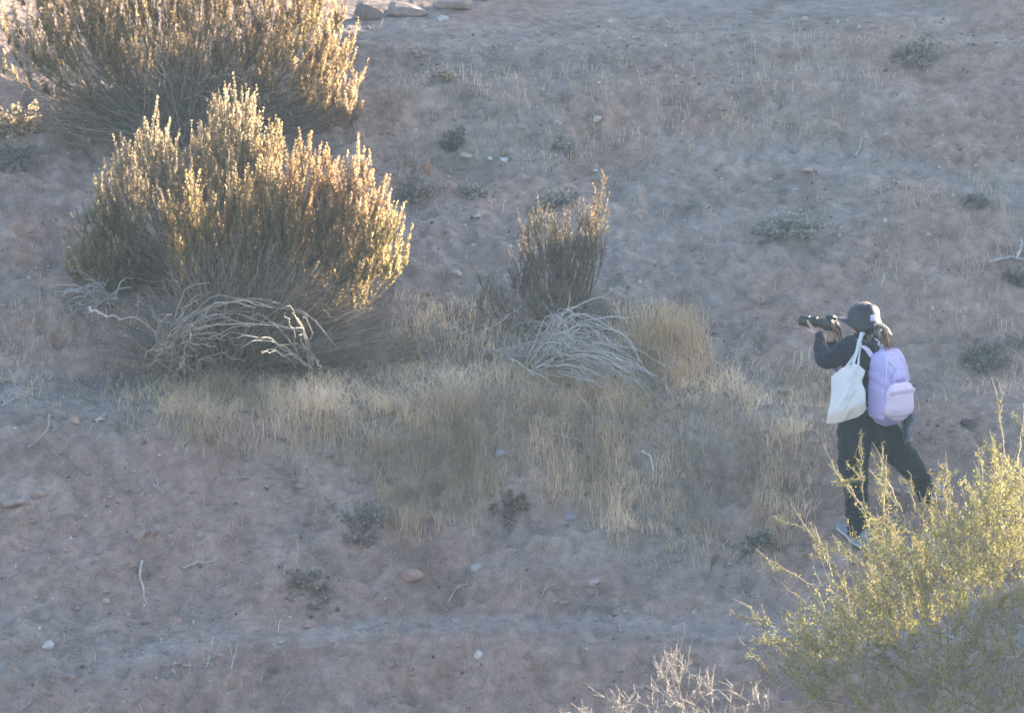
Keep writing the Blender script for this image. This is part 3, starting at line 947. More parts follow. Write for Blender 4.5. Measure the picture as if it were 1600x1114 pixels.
# the big shrub whose top runs out of the picture
plume_shrub("plumed_shrub", "largest shrub, reaching the top edge, sunlit plumes over dark bare stems", (285, 205),
            [(90, -60, 95, -.1, .35, 62, 140), (210, -110, 110, 0, .4, 70, 150), (340, -120, 110, .05, .4, 70, 160), (465, -70, 90, -.05, .35, 66, 170), (520, 40, 42, -.1, .25, 38, 130)],
            31, .16, 4, 62, .033, [((.26, .20, .105), (.53, .40, .25)), ((.26, .20, .105), (.52, .385, .235)), ((.25, .19, .10), (.52, .37, .23)), ((.27, .205, .095), (.55, .395, .23)), (OLIVE, PINKTIP)],
            (290, 20, 270, -.2, .3, 600, 190),
            fan(rr, 9, 130, 215, 60, 140, 60, 150, hw=(1.0, 2.0), tone=(.27, .235, .20)) + fan(rr, 22, 250, 200, 5, 75, 90, 230, hw=(1.0, 2.0), tone=(.27, .235, .20)))
# greener shrub behind and golden shrub in front of it
plume_shrub("plumed_shrub", "greenish plumed shrub between the largest shrub and the golden shrub", (335, 430),
            [(365, 165, 75, 0, .25, 75, 100), (235, 200, 85, .05, .3, 60, 110), (430, 215, 45, -.05, .25, 36, 90), (165, 310, 45, -.1, .2, 24, 70), (175, 385, 70, -.15, .2, 40, 70)],
            32, .12, 4, 68, .031, [(GREENISH, PALETIP), (GREENISH, PALETIP), (OLIVE, (.40, .29, .14)), (GREENISH, (.36, .31, .2))],
            (290, 330, 170, -.15, .25, 240, 90), [])
dead2 = (fan(rr, 26, 255, 550, 15, 72, 80, 250, d0=-.45, dep=(-.75, -.25), hw=(.6, 1.5), tone=(.36, .31, .26)) + fan(rr, 14, 270, 555, d0=-.4, a0=75, a1=140, l0=50, l1=120, dep=(-.5, -.2), tone=(.38, .34, .30)) +
         fan(rr, 12, 480, 570, 95, 150, 60, 150, d0=-.35, dep=(-.6, -.3), tone=(.40, .36, .32), hw=(1.0, 1.8)) + fan(rr, 26, 285, 575, 20, 160, 40, 110, d0=-.4, dep=(-.5, -.1), droop=.4, tone=(.34, .30, .27), hw=(.8, 1.6)) + fan(rr, 9, 330, 560, -5, 60, 40, 110, droop=.5, tone=(.33, .29, .26), hw=(1.0, 1.8)) +
         [([(305, 530, 0), (320, 480, -.1), (355, 470, -.2), (420, 462, -.3), (480, 490, -.35), (520, 545, -.4)], 2.6, (.46, .40, .34)),
          ([(310, 528, 0), (340, 492, -.1), (400, 480, -.25), (450, 478, -.3), (490, 500, -.35)], 2.2, (.44, .39, .33)),
          ([(262, 530, 0), (250, 500, -.1), (232, 478, -.15), (212, 472, -.2)], 2.2, (.50, .46, .41)),
          ([(290, 505, 0), (300, 480, -.1), (316, 460, -.15)], 1.8, (.50, .46, .42)),
          ([(470, 545, -.2), (490, 560, -.35), (505, 580, -.42)], 2.2, (.50, .47, .43)),
          ([(140, 480, 0), (165, 492, -.1), (200, 497, -.15)], 2.2, (.50, .47, .43))])
plume_shrub("plumed_shrub", "golden plumed shrub with sunlit tips over a wide skirt of dead branches", (345, 560),
            [(560, 265, 60, .1, .16, 60, 95), (485, 245, 60, .15, .16, 60, 100), (405, 280, 65, .05, .16, 60, 90), (300, 300, 55, 0, .16, 34, 80), (597, 340, 36, -.05, .15, 26, 70)],
            33, .13, 5, 72, .031, [(OLIVE, PINKTIP), (OLIVE, (.50, .33, .17)), ((.31, .24, .12), (.54, .40, .22)), ((.25, .21, .11), (.46, .33, .17)), ((.31, .25, .115), (.53, .41, .21))],
            (390, 350, 275, -.25, .4, 640, 190), dead2)
# small upright shrub in the middle with one long stalk
t, rt = plume_shrub("plumed_shrub", "small upright grey shrub with one tall sunlit stalk standing clear", (868, 515),
                    [(850, 345, 42, 0, .12, 44, 50), (905, 345, 36, 0, .12, 40, 50), (935, 325, 12, 0, .06, 10, 30), (820, 395, 20, 0, .1, 14, 40), (760, 445, 16, 0, .1, 8, 40)],
                    34, .055, 3, 36, .022, [((.15, .13, .11), (.235, .19, .15)), ((.15, .13, .11), (.24, .195, .15)), ((.21, .17, .10), (.42, .29, .16))],
                    (870, 420, 75, -.05, .12, 70, 60), [], (.10, .20))
r = np.random.default_rng(35)
mb = MB(); mc = MB()
B = rt[None] + np.array([[.1, 0, .2]]); T = np.array([at(945, 282, rt[1])]); C = np.array([at(905, 430, rt[1])])
P = bez(B, C, T, 9); V, F = tubes(P, np.linspace(.005, .002, 9)[None], 5); mb.add(V, [F], (.24, .19, .14))
part("tall_stalk", mb, M_twig, t)
S = along(P, np.array([[.70, .76, .82, .88, .93, .97]]))
A_ = S[0][0]; E_ = A_ + np.array([0, 0, .10]) + r.normal(size=(6, 3)) * .018
leafy(mc, bez(A_, (A_ + E_) / 2 + r.normal(size=(6, 3)) * .01, E_, 5), 44, r, .020, .0028, .4, (.25, .19, .11), (.42, .27, .14))
part("stalk_plume", mc, M_leaf, t, smooth=False)

# the heap of bleached arching branches at its foot
r = np.random.default_rng(36)
root = ground(835, 590)
t = thing("dead_shrub", root, "bleached dead shrub of arching pale branches at the foot of the upright shrub", "dead shrub")
heap = (fan(r, 96, 845, 580, -5, 80, 70, 215, dep=(-.55, -.05), d0=-.15, droop=.40, hw=(.6, 1.4), tone=(.43, .41, .39)) + fan(r, 16, 900, 560, 100, 200, 50, 130, dep=(-.4, .1), droop=.3, hw=(.7, 1.5), tone=(.37, .35, .34)) +
        fan(r, 18, 835, 575, 95, 150, 40, 95, dep=(-.3, .1), droop=.3, hw=(.6, 1.3), tone=(.38, .36, .35)) +
        fan(r, 14, 860, 570, -25, 25, 50, 140, dep=(-.5, -.2), droop=.7, hw=(.7, 1.5), tone=(.41, .39, .36)) +
        [([(830, 560, 0), (870, 495, -.1), (920, 470, -.15), (955, 455, -.2), (975, 446, -.2)], 1.9, (.42, .385, .34)),
         ([(840, 545, 0), (900, 505, -.1), (960, 495, -.2), (1015, 495, -.25)], 2.0, (.46, .44, .42)),
         ([(835, 550, 0), (890, 490, -.2), (930, 494, -.3), (985, 535, -.4), (1000, 565, -.45)], 2.0, (.42, .40, .38)),
         ([(850, 545, 0), (905, 520, -.2), (960, 555, -.4), (1012, 612, -.5)], 1.8, (.40, .385, .37)),
         ([(865, 560, -.2), (900, 580, -.4), (930, 605, -.5)], 1.9, (.44, .42, .40)),
         ([(795, 560, -.1), (840, 585, -.3), (885, 615, -.4)], 2.2, (.44, .42, .38)),
         ([(740, 535, 0), (775, 505, 0), (812, 480, .05)], 1.6, (.36, .34, .33)),
         ([(705, 515, 0), (730, 520, -.05), (748, 536, -.1)], 2.0, (.36, .33, .30))])
for pts, hw, tone in heap:
    W = [at(a, b, root[1] + d) for a, b, d in pts]
    Q = jitter_line(W, 16, .012, r)
    Q = np.concatenate([Q[:1], (Q[:-2] + Q[1:-1] * 2 + Q[2:]) / 4, Q[-1:]])
    Q[:, 2] = np.maximum(Q[:, 2], height(Q[:, 0], Q[:, 1]) + .005)
    mb = MB()
    V, F = tubes(Q, hw / 232 * np.linspace(1.15, .35, 16) * r.uniform(.85, 1.15, 16), 6); mb.add(V, [F], np.array(tone))
    for j in r.integers(5, 14, 3):
        d = nrm((Q[j] - Q[j - 1]) + r.normal(size=3) * .03) * r.uniform(.05, .16)
        V, F = tubes(np.array([Q[j], Q[j] + d * .5 + r.normal(size=3) * .008, Q[j] + d + np.array([0, 0, -.01])]), hw / 232 * np.array([.6, .45, .2]), 4); mb.add(V, [F], np.array(tone) * .95)
    part("branch", mb, M_dead, t)

# small grey dead bushlet left of the golden shrub
r = np.random.default_rng(37)
root = ground(165, 480)
t = thing("dead_shrub", root, "low tangle of grey dead sticks at the shaded end of the golden shrub", "dead shrub")
for pts, hw, tone in fan(r, 14, 165, 475, 15, 165, 40, 105, dep=(-.3, .1), hw=(1.1, 2.0), tone=(.36, .35, .34)) + fan(r, 10, 175, 470, 150, 205, 40, 100, dep=(-.3, .1), hw=(1.0, 1.8), tone=(.38, .37, .36)):
    Q = jitter_line([at(a, b, root[1] + d) for a, b, d in pts], 12, .007, r)
    Q[:, 2] = np.maximum(Q[:, 2], height(Q[:, 0], Q[:, 1]) + .005)
    mb = MB(); V, F = tubes(Q, hw / 232 * np.linspace(1.1, .45, 12), 6); mb.add(V, [F], np.array(tone)); part("branch", mb, M_dead, t)

# ------------------------------------------------------------------ small grey bushlets
BUSH = [  # px, py(base), half width px, height px, twig count, tone, label, tips
    (868, 325, 42, 62, 130, (.26, .27, .245), "clumpy grey green bushlet behind the upright shrub"),
    (735, 312, 26, 42, 70, (.25, .26, .24), "small grey bushlet next to the clumpy one, above the flat pale stone"),
    (645, 318, 36, 62, 90, (.23, .23, .21), "grey bushlet with sunlit orange tips beside the golden shrub"),
    (710, 238, 24, 34, 70, (.15, .14, .135), "dark bushlet high on the slope over the brownish stone"),
    (880, 240, 18, 22, 45, (.23, .24, .23), "little grey bushlet above the clumpy grey green one"),
    (1235, 366, 64, 56, 190, (.25, .265, .25), "wide low grey bushlet on reddish soil above the photographer"),
    (1430, 100, 42, 44, 120, (.21, .225, .21), "grey bushlet near the top of the slope over a dark hollow"),
    (1525, 328, 24, 26, 60, (.20, .20, .19), "small bushlet on the lower edge of the upper track"),
    (568, 838, 42, 50, 110, (.24, .235, .22), "grey thorny bushlet at the lower edge of the dry grass"),
    (482, 926, 42, 32, 100, (.27, .25, .22), "flat thorny bushlet on the bare slope above the lower track"),
    (795, 815, 30, 48, 80, (.25, .23, .20), "sparse bushlet in the grass left of the purplish stone"),
    (18, 262, 48, 56, 130, (.22, .215, .19), "grey bushlet at the left edge under the sunlit patch"),
    (1190, 862, 34, 36, 80, (.18, .20, .17), "dark green tuft of a bushlet between grass and green bush"),
    (1592, 448, 24, 40, 70, (.17, .18, .17), "dark bushlet beside the fallen grey branch"),
    (690, 130, 22, 24, 50, (.25, .22, .17), "straw coloured tuft below the top bank"),
    (1545, 580, 46, 60, 120, (.20, .21, .20), "faint grey bushlet behind the top shoot of the green bush"),
    (30, 205, 40, 48, 170, (.34, .29, .20), "sunlit straw coloured tuft at the left edge beside the largest shrub"),  # added tuft that catches the sun in place of lit bare ground
    (640, 560, 30, 50, 70, (.30, .265, .20), "straw coloured tuft between golden shrub and dead branches"),
]
for k, (px, py, hw, hpx, n, tone, lab) in enumerate(BUSH):
    r = np.random.default_rng(700 + k)
    root = ground(px, py - 4); s = (root[1] + 40) / FPX
    W_, H_ = hw * s, hpx * s * .85
    n = int(n * .62)
    t = thing("low_bush", root, lab, "bushlet", "small bushlets dotted over the slope")
    a = r.uniform(0, 6.283, n); rad = np.sqrt(r.random(n))
    T = np.stack([root[0] + np.cos(a) * rad * W_, root[1] + np.sin(a) * rad * W_ * .7, np.zeros(n)], 1)
    T[:, 2] = height(T[:, 0], T[:, 1]) + H_ * np.sqrt(1 - .8 * rad ** 2) * r.uniform(.15, 1, n) * np.clip(.75 + .8 * fbm(T[:, 0], T[:, 1], 7.0, 2, 30 + k), .3, 1.2)
    B = root + (T - root) * np.array([.35, .35, 0]) * r.uniform(.3, 1.2, (n, 1)); B[:, 2] = height(B[:, 0], B[:, 1]) - .01
    C = B + (T - B) * np.array([.6, .6, .4]) + r.normal(size=(n, 3)) * .015
    P = bez(B, C, T, 5)
    mb = MB(); V, F = tubes(P, np.linspace(1, .4, 5)[None] * r.uniform(.0014, .003, (n, 1)), 3)
    mb.add(V, [F], np.repeat(np.array([.25, .21, .18]) * r.uniform(.5, 1.5, (n, 1)), 15, 0))
    part("twigs", mb, M_twig, t)
    mb = MB()
    m = 3
    pos, tan = along(P, np.concatenate([r.uniform(.6, .98, (n, m - 1)), np.full((n, 1), .97)], 1))
    E_ = pos + nrm(tan * .5 + r.normal(size=pos.shape) * .6 + np.array([0, 0, .6])) * r.uniform(.015, .045, (n, m, 1))
    S = np.stack([pos, (pos + E_) / 2, E_], 2).reshape(-1, 3, 3)
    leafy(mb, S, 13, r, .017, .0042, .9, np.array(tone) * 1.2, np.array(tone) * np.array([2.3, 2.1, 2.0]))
    if k == 2:  # orange leaves put the look of sunlight into the colour of these tips
        tops = T[np.argsort(-T[:, 2])[:14]] + np.array([.05, 0, .0])
        S = np.stack([tops, tops + np.array([.01, 0, .05]), tops + np.array([.02, 0, .10])], 1)
        leafy(mb, S, 40, r, .02, .0028, .5, (.30, .2, .11), (.45, .26, .15))
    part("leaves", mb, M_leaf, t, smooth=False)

# ------------------------------------------------------------------ branching growth for the thorny bushes


def grow(root, tips, r, n0=6, up=.25):
    """joins each tip, nearest first, to the closest node of the skeleton so far"""
    tips = tips[np.argsort(np.linalg.norm(tips - root, axis=1))]
    nodes_ = [root]; dist = [0.0]; paths = []
    N = np.array([root]); Dn = np.array([0.0])
    for tp in tips:
        d = np.linalg.norm(N - tp, axis=1) + .32 * Dn * .4 + np.where(N[:, 2] > tp[2] - .02, .35, 0)
        i = int(np.argmin(d))
        a = N[i]; L = np.linalg.norm(tp - a)
        if L < .02: continue
        k = max(4, min(9, int(L / .06)))
        mid = (a + tp) / 2 + np.array([0, 0, -L * .08]) + r.normal(size=3) * L * .10
        P = bez(a[None], mid[None], tp[None], k)[0]
        P[1:-1] += r.normal(size=(k - 2, 3)) * L * .025
        paths.append((P, Dn[i], Dn[i] + L))
        N = np.concatenate([N, P[1:]]); Dn = np.concatenate([Dn, Dn[i] + L * np.linspace(0, 1, k)[1:]])
    return paths


r = np.random.default_rng(41)
root = ground(1500, 1320)
root = np.array([2.75, -4.0, float(height(2.75, -4.0))])
t = thing("thorn_bush", root, "large yellow green thorny bush rising in front of the photographer", "bush")
YB = root[1]
CL = [  # crown lumps on the photograph: px, py, rx, ry, depth half, count
    (1515, 875, 95, 75, .45, 58), (1420, 940, 90, 75, .45, 56), (1585, 830, 65, 70, .45, 44), (1325, 1005, 80, 65, .4, 42), (1480, 990, 140, 100, .55, 85),
    (1610, 940, 110, 120, .55, 70), (1275, 1060, 70, 65, .35, 32), (1420, 1090, 150, 80, .5, 60), (1600, 1100, 120, 100, .5, 50), (1690, 960, 80, 110, .5, 26), (1720, 1120, 100, 100, .5, 20),
    (1545, 815, 35, 40, .3, 14), (1395, 870, 28, 40, .25, 10)]
tips = []
for px, py, rx, ry, dh, n in CL:
    v = nrm(r.normal(size=(n, 3))) * r.random((n, 1)) ** .4
    tips += [at(px + rx * q[0], py + ry * q[1], YB + dh * q[2]) for q in v]
tips = np.array(tips)
gz = height(tips[:, 0], tips[:, 1]); tips = tips[tips[:, 2] > gz + .15]
# a few stout boughs first so that the skeleton fans out
boughs = np.array([at(a, b, YB + d) for a, b, d in [(1480, 1130, 0), (1400, 1080, -.1), (1330, 1060, .05), (1540, 1080, .1), (1600, 1060, -.1), (1470, 1000, .1), (1560, 950, 0), (1420, 960, -.1), (1640, 980, .15), (1690, 1050, 0), (1310, 1000, 0), (1500, 890, .05)]])
paths = grow(root, np.concatenate([boughs, tips]), r)
wood = MB(); fol = MB()
tot = max(p[2] for p in paths)
for P, d0, d1 in paths:
    k = len(P)
    dd = np.linspace(d0, d1, k)
    R = .002 + .030 * np.exp(-dd / .75)
    big = d0 < .9
    V, F = tubes(P, R, 6 if big else 4)
    wood.add(V, [F], np.array([.24, .20, .17]) * r.uniform(.65, 1.25))


def thorn_shoots(starts, dirs, lens, r, wood, fol, tone, leafsize, dens=26, zig=.012, bare=.15, thick=.0028):
    n = len(starts)
    k = 9
    tt = np.linspace(0, 1, k)[None, :, None]
    P = starts[:, None] + dirs[:, None] * lens[:, None, None] * tt + np.array([0, 0, 1.0]) * (lens[:, None, None] * .12 * tt ** 2)
    z = r.normal(size=(n, k, 3)) * zig; z[:, 0] = 0
    P = P + z
    V, F = tubes(P, np.linspace(1, .35, k)[None] * thick * r.uniform(.8, 1.2, (n, 1)), 4)
    wood.add(V, [F], np.repeat(np.array([.40, .34, .27]) * r.uniform(.75, 1.2, (n, 1)), k * 4, 0))
    # paired thorns
    m = 7
    pos, tan = along(P, r.uniform(.1, .97, (n, m)))
    d = nrm(np.cross(tan, r.normal(size=tan.shape)) + tan * .3) * r.uniform(.012, .028, (n, m, 1))
    a = pos.reshape(-1, 3); d = d.reshape(-1, 3)
    V, F = tubes(np.stack([a, a + d * .5, a + d], 1), np.tile(np.array([[.0011, .0008, .0003]]), (len(a), 1)), 3)
    wood.add(V, [F], np.tile(np.array([.46, .40, .32]), (len(V), 1)))
    # leaflets in little tufts at the nodes
    nod = 11
    tn = (np.arange(nod)[None] + r.uniform(.1, .9, (n, nod))) / nod * (1 - bare) + .02
    pos, tan = along(P, tn)
    lf = max(3, int(dens / nod * 2.4))
    c = pos[:, :, None] + r.normal(size=(n, nod, lf, 3)) * .009
    d = nrm(r.normal(size=c.shape) + tan[:, :, None] * .5 + np.array([0, 0, .5]))
    sd = nrm(np.cross(d, r.normal(size=c.shape)))
    N = c.reshape(-1, 3)
    V, F = blades(N, d.reshape(-1, 3), sd.reshape(-1, 3), leafsize * r.uniform(.6, 1.4, len(N)), leafsize * .2 * r.uniform(.7, 1.3, len(N)))
    k1 = r.random((n, 1, 1)); T0, T1 = np.array(tone[0]), np.array(tone[1])
    cc = (T0 * k1 + T1 * (1 - k1))[:, None] * r.uniform(.75, 1.25, (n, nod, lf, 1))
    fol.add(V, [F], np.repeat(cc.reshape(-1, 3), 4, 0))


ends = np.array([p[0][-1] for p in paths]); prev = np.array([p[0][-2] for p in paths])
ctr = at(1500, 1010, YB)
for rep in range(2):
    d = nrm(nrm(ends - prev) * .5 + nrm(ends - ctr) * .55 + np.array([0, 0, .55]) + r.normal(size=ends.shape) * .35)
    thorn_shoots(ends, d, r.uniform(.14, .40, len(ends)), r, wood, fol, ((.40, .365, .11), (.25, .245, .08)), .016, 32)
# long shoots that stand clear of the crown
LONG = [((1352, 800), (1291, 704)), ((1350, 790), (1345, 690)), ((1352, 745), (1300, 757)), ((1410, 800), (1368, 705)), ((1400, 790), (1362, 735)), ((1310, 890), (1235, 788)), ((1275, 915), (1183, 860)),
        ((1260, 1000), (1150, 940)), ((1230, 1010), (1178, 995)), ((1585, 770), (1554, 606)), ((1590, 730), (1602, 640)), ((1560, 760), (1548, 680)), ((1480, 790), (1450, 725)), ((1490, 780), (1478, 715)), ((1535, 780), (1532, 705)),
        ((1430, 800), (1422, 740)), ((1250, 1060), (1168, 1075)), ((1330, 880), (1300, 840)), ((1300, 900), (1275, 830)), ((1380, 800), (1385, 720)), ((1590, 740), (1540, 690)), ((1560, 735), (1610, 760)), ((1330, 980), (1210, 905)), ((1345, 905), (1322, 838)), ((1360, 900), (1350, 845)), ((1385, 880), (1372, 800)), ((1440, 830), (1445, 770)), ((1320, 920), (1285, 850)), ((1470, 820), (1462, 765))]
st, dr, le = [], [], []
for (a, b) in LONG:
    dd = r.uniform(-.2, .2)
    A_, B_ = at(a[0], a[1], YB + dd), at(b[0], b[1], YB + dd + r.uniform(-.1, .1))
    st.append(A_); le.append(np.linalg.norm(B_ - A_)); dr.append((B_ - A_) / le[-1])
st, dr, le = np.array(st), nrm(np.array(dr) - np.array([0, 0, .10])), np.array(le)
thorn_shoots(st, dr, le, r, wood, fol, ((.28, .25, .08), (.21, .20, .06)), .014, 24, .008, .22, .0042)
for sub in range(3):
    f = r.uniform(.25, .8, len(st))[:, None]
    p = st + dr * le[:, None] * f
    d2 = nrm(dr + r.normal(size=dr.shape) * .55)
    thorn_shoots(p, d2, le * r.uniform(.2, .42, len(st)), r, wood, fol, ((.24, .22, .07), (.18, .18, .06)), .012, 24, .006, .1, .0026)
part("branches", wood, M_twig, t)
part("foliage", fol, M_green, t, smooth=False)

# pale leafless bush at the lower edge, nearer to the camera
r = np.random.default_rng(43)
YD = -6.5
root = np.array([0.95, YD, float(height(0.95, YD))])
t = thing("dry_bush", root, "pale leafless twiggy bush at the lower edge with sunlit twig ends", "bush")
tips = []
for px, py, rx, ry, dh, n in [(1060, 1090, 90, 55, .3, 36), (950, 1114, 80, 30, .3, 22), (1140, 1112, 75, 45, .3, 22), (1070, 1150, 120, 50, .4, 40), (1060, 1035, 40, 22, .2, 14)]:
    v = nrm(r.normal(size=(n, 3))) * r.random((n, 1)) ** .45
    tips += [at(px + rx * q[0], py + ry * q[1], YD + dh * q[2]) for q in v]
paths = grow(root, np.array(tips), r)
wood = MB()
for P, d0, d1 in paths:
    R = .0014 + .012 * np.exp(-np.linspace(d0, d1, len(P)) / .6)
    V, F = tubes(P, R, 4); wood.add(V, [F], np.array([.30, .25, .215]) * r.uniform(.7, 1.25))
    for _ in range(5):
        d = nrm(P[-1] - P[-2] + r.normal(size=3) * .05 + np.array([0, 0, .015])) * r.uniform(.04, .12)
        q = P[-1] if r.random() < .6 else P[len(P) // 2]
        V, F = tubes(np.array([q, q + d * .5 + r.normal(size=3) * .006, q + d]), [.0019, .0015, .0008], 4)
        wood.add(V, [F], np.array([.42, .365, .315]) * r.uniform(.6, 1.2))
part("twigs", wood, M_dead, t)

# ------------------------------------------------------------------ the photographer
FEET = ground(1338, 851)
YP = FEET[1]


def W(px, py, d=0.0):
    return at(px, py, YP + d)


f_t = np.array([-.75, .66, 0]); l_t = np.array([-.66, -.75, 0])       # torso faces uphill to the left
f_h = nrm(np.array([-.93, .37, 0])); l_h = np.array([-f_h[1], f_h[0], 0]) * 1.0
l_h = nrm(np.array([-.37, -.93, 0]))
UP = np.array([0, 0, 1.0])
person = thing("person", FEET, "person in navy sun hat and dark clothes aiming a camera, lilac backpack on back", "person")

foot_b = ground(1452, 786)
DB = foot_b[1] - YP


def limb(pts, rad, n=16):
    P = np.array([W(*p) for p in pts]); rad = np.array(rad)
    t = np.linspace(0, len(P) - 1, (len(P) - 1) * 5 + 1); i = np.minimum(t.astype(int), len(P) - 2); f = t - i
    # Catmull-Rom through the joints
    Pm = P[np.maximum(i - 1, 0)]; P0 = P[i]; P1 = P[i + 1]; P2 = P[np.minimum(i + 2, len(P) - 1)]; f3 = f[:, None]
    C = .5 * ((2 * P0) + (-Pm + P1) * f3 + (2 * Pm - 5 * P0 + 4 * P1 - P2) * f3 ** 2 + (-Pm + 3 * P0 - 3 * P1 + P2) * f3 ** 3)
    R = rad[i] * (1 - f) + rad[i + 1] * f
    return C, R


def limb_piece(pts, rad, lat=(.3, .2, .9), squash=1.0):
    C, R = limb(pts, rad)
    return loft(C, R, R * squash, lat, 18)


LARM = [(1332, 538, -.11), (1312, 553, -.13), (1288, 564, -.10), (1283, 546, -.02), (1282, 524, .07)]
RARM = [(1366, 538, .13), (1345, 550, .24), (1322, 556, .33), (1308, 545, .30), (1298, 533, .25)]
FLEG = [(1336, 672, -.05), (1334, 715, -.05), (1336, 755, -.04), (1339, 800, -.02), (1339, 836, 0)]
BLEG = [(1373, 668, .05), (1398, 700, .12), (1424, 730, .18), (1440, 755, .5 * (DB + .22)), (1449, 776, DB)]
TORSO = [(1353, 672, 0), (1351, 650, 0), (1348, 622, 0), (1346, 592, 0), (1346, 562, 0), (1347, 544, .01), (1348, 533, .01), (1348, 526, .01)]


def torso_piece(grow_=0.0, lo=0, hi=8):
    A = np.array([.16, .16, .138, .142, .158, .155, .12, .07]) + grow_
    B = np.array([.118, .122, .108, .108, .112, .10, .08, .062]) + grow_
    return loft(np.array([W(*p) for p in TORSO[lo:hi]]), A[lo:hi], B[lo:hi], l_t, 28, 2.3)


# --- camera placement (the hands close on it)
CB = W(1296, 506.5, .15)
LF = W(1247, 500, .15 + .085)
cax = nrm(LF - CB)
cl = nrm(np.cross(UP, cax)) * 1.0
if cl[1] > 0: cl = -cl                       # towards the viewer: the photographer's left
cu = nrm(np.cross(cax, cl));
if cu[2] < 0: cu = -cu
LR = .036


def seg_chain(pts, r0, r1):
    P = np.array(pts); t = np.linspace(0, len(P) - 1, (len(P) - 1) * 4 + 1); i = np.minimum(t.astype(int), len(P) - 2); f = (t - i)[:, None]
    Q = P[i] * (1 - f) + P[i + 1] * f
    Q[1:-1] = (Q[:-2] + 2 * Q[1:-1] + Q[2:]) / 4
    return loft(Q, np.linspace(r0, r1, len(Q)), np.linspace(r0, r1, len(Q)), cax + UP * .1, 10)


def hand_left():
    """palm under the barrel, fingers round the far side, thumb up the near side"""
    C0 = CB + cax * .115                      # point of the lens axis over the palm
    def ring(ang, ax, rr_):
        a = math.radians(ang)
        return C0 + cax * ax + (cl * math.cos(a) + cu * math.sin(a)) * rr_
    wrist = W(1282, 523, .075)
    ps = []
    pal = np.array([wrist, wrist * .5 + ring(-62, -.02, LR + .022) * .5, ring(-70, .0, LR + .016), ring(-105, .012, LR + .014)])
    ps.append(loft(pal, [.026, .034, .042, .040], [.020, .018, .015, .012], cax, 18))
    for ax, r0, end in [(.044, .0095, -195), (.022, .0100, -205), (.0, .0096, -200), (-.020, .0084, -188)]:
        ps.append(seg_chain([ring(-85, ax * .85, LR + .013), ring(-118, ax, LR + .012), ring(-150, ax, LR + .0105), ring(end + 18, ax, LR + .009), ring(end, ax + .003, LR + .008)], r0, r0 * .78))
    ps.append(seg_chain([ring(-58, -.028, LR + .018), ring(-40, -.008, LR + .017), ring(-14, .012, LR + .013), ring(14, .030, LR + .0105)], .0145, .0098))
    return ps


def hand_right():
    """behind the body: fingers round the grip, thumb along the back"""
    g = CB - cl * .056 - cu * .012
    wrist = W(1298, 532, .25)
    ps = [loft(np.array([wrist, wrist * .55 + (g - cax * .03 - cu * .035) * .45, g - cax * .022 - cl * .02 - cu * .018, g - cax * .012 - cl * .024 + cu * .012]), [.024, .032, .038, .034], [.02, .018, .015, .013], cu, 18)]
    for h, r0 in [(.022, .0092), (.003, .0098), (-.017, .0094), (-.036, .0082)]:
        b = g + cu * h
        ps.append(seg_chain([b - cl * .026 - cax * .01, b - cl * .030 + cax * .018, b - cl * .016 + cax * .042, b + cl * .010 + cax * .046], r0, r0 * .8))
    ps.append(seg_chain([g - cax * .03 - cl * .018 - cu * .01, g - cax * .042 + cl * .002 + cu * .008, g - cax * .042 + cl * .028 + cu * .02], .0135, .0098))
    return ps


HC = W(1349, 500, .02)


def head_pieces():
    zs = np.array([-.118, -.10, -.075, -.04, 0, .04, .075, .098])
    fb = np.array([.040, .058, .076, .088, .094, .093, .078, .05]); la = np.array([.034, .048, .060, .068, .073, .074, .064, .042])
    sh = np.array([.026, .020, .010, .002, -.002, -.006, -.008, -.008])
    ps = [loft(HC + UP * zs[:, None] + f_h * sh[:, None], fb, la, f_h, 24)]
    fr = HC + f_h * .088
    ps.append(loft(np.array([fr + UP * .012, fr + UP * -.008 + f_h * .008, fr - UP * .026 + f_h * .018, fr - UP * .036 + f_h * .008]), [.008, .010, .014, .012], [.010, .012, .012, .008], l_h, 12))   # nose
    ps.append(loft(np.array([fr - UP * .058 - l_h * .022 - f_h * .012, fr - UP * .057, fr - UP * .058 + l_h * .022 - f_h * .012]), [.004, .008, .004], [.004, .007, .004], UP, 10))               # lips
    for sgn in (1, -1):                                                                                                                       # ears
        e = HC + l_h * sgn * .074 - f_h * .012 - UP * .005
        ps.append(loft(np.array([e - UP * .028, e + l_h * sgn * .006, e + UP * .028 + l_h * sgn * .004]), [.010, .019, .014], [.005, .007, .005], f_h, 12))
    ps.append(loft(np.array([W(1348, 534, .01), W(1347, 522, .015), HC - UP * .07 - f_h * .012]), [.058, .050, .050], [.056, .050, .052], l_h, 18))
    return ps


sm = -.014
pieces = head_pieces() + hand_left() + hand_right()
pieces.append(torso_piece(sm))
pieces.append(limb_piece(LARM, [.050, .046, .040, .034, .026])); pieces.append(limb_piece(RARM, [.050, .046, .040, .034, .026]))
pieces.append(limb_piece(FLEG, [.085, .078, .058, .050, .036])); pieces.append(limb_piece(BLEG, [.085, .078, .058, .050, .036]))
me = fuse(pieces, "body", .0042, 3)
ca = me.color_attributes.new("Tone", 'FLOAT_COLOR', 'POINT')
ca.data.foreach_set("color", np.tile(np.array([.55, .355, .27, 1], np.float32), len(me.vertices)))


def child_mesh(name, me, mat, root, tone=None):
    """re-centres a world-space mesh on its thing"""
    n = len(me.vertices); co = np.empty(n * 3, np.float32); me.vertices.foreach_get("co", co)
    co = co.reshape(-1, 3) - np.array(root.location, np.float32); me.vertices.foreach_set("co", co.ravel()); me.update()
    if tone is not None:
        c = me.color_attributes.new("Tone", 'FLOAT_COLOR', 'POINT')
        c.data.foreach_set("color", np.tile(np.array(list(tone) + [1], np.float32), n))
    me.materials.clear()
    return link(name, me, mat, root)


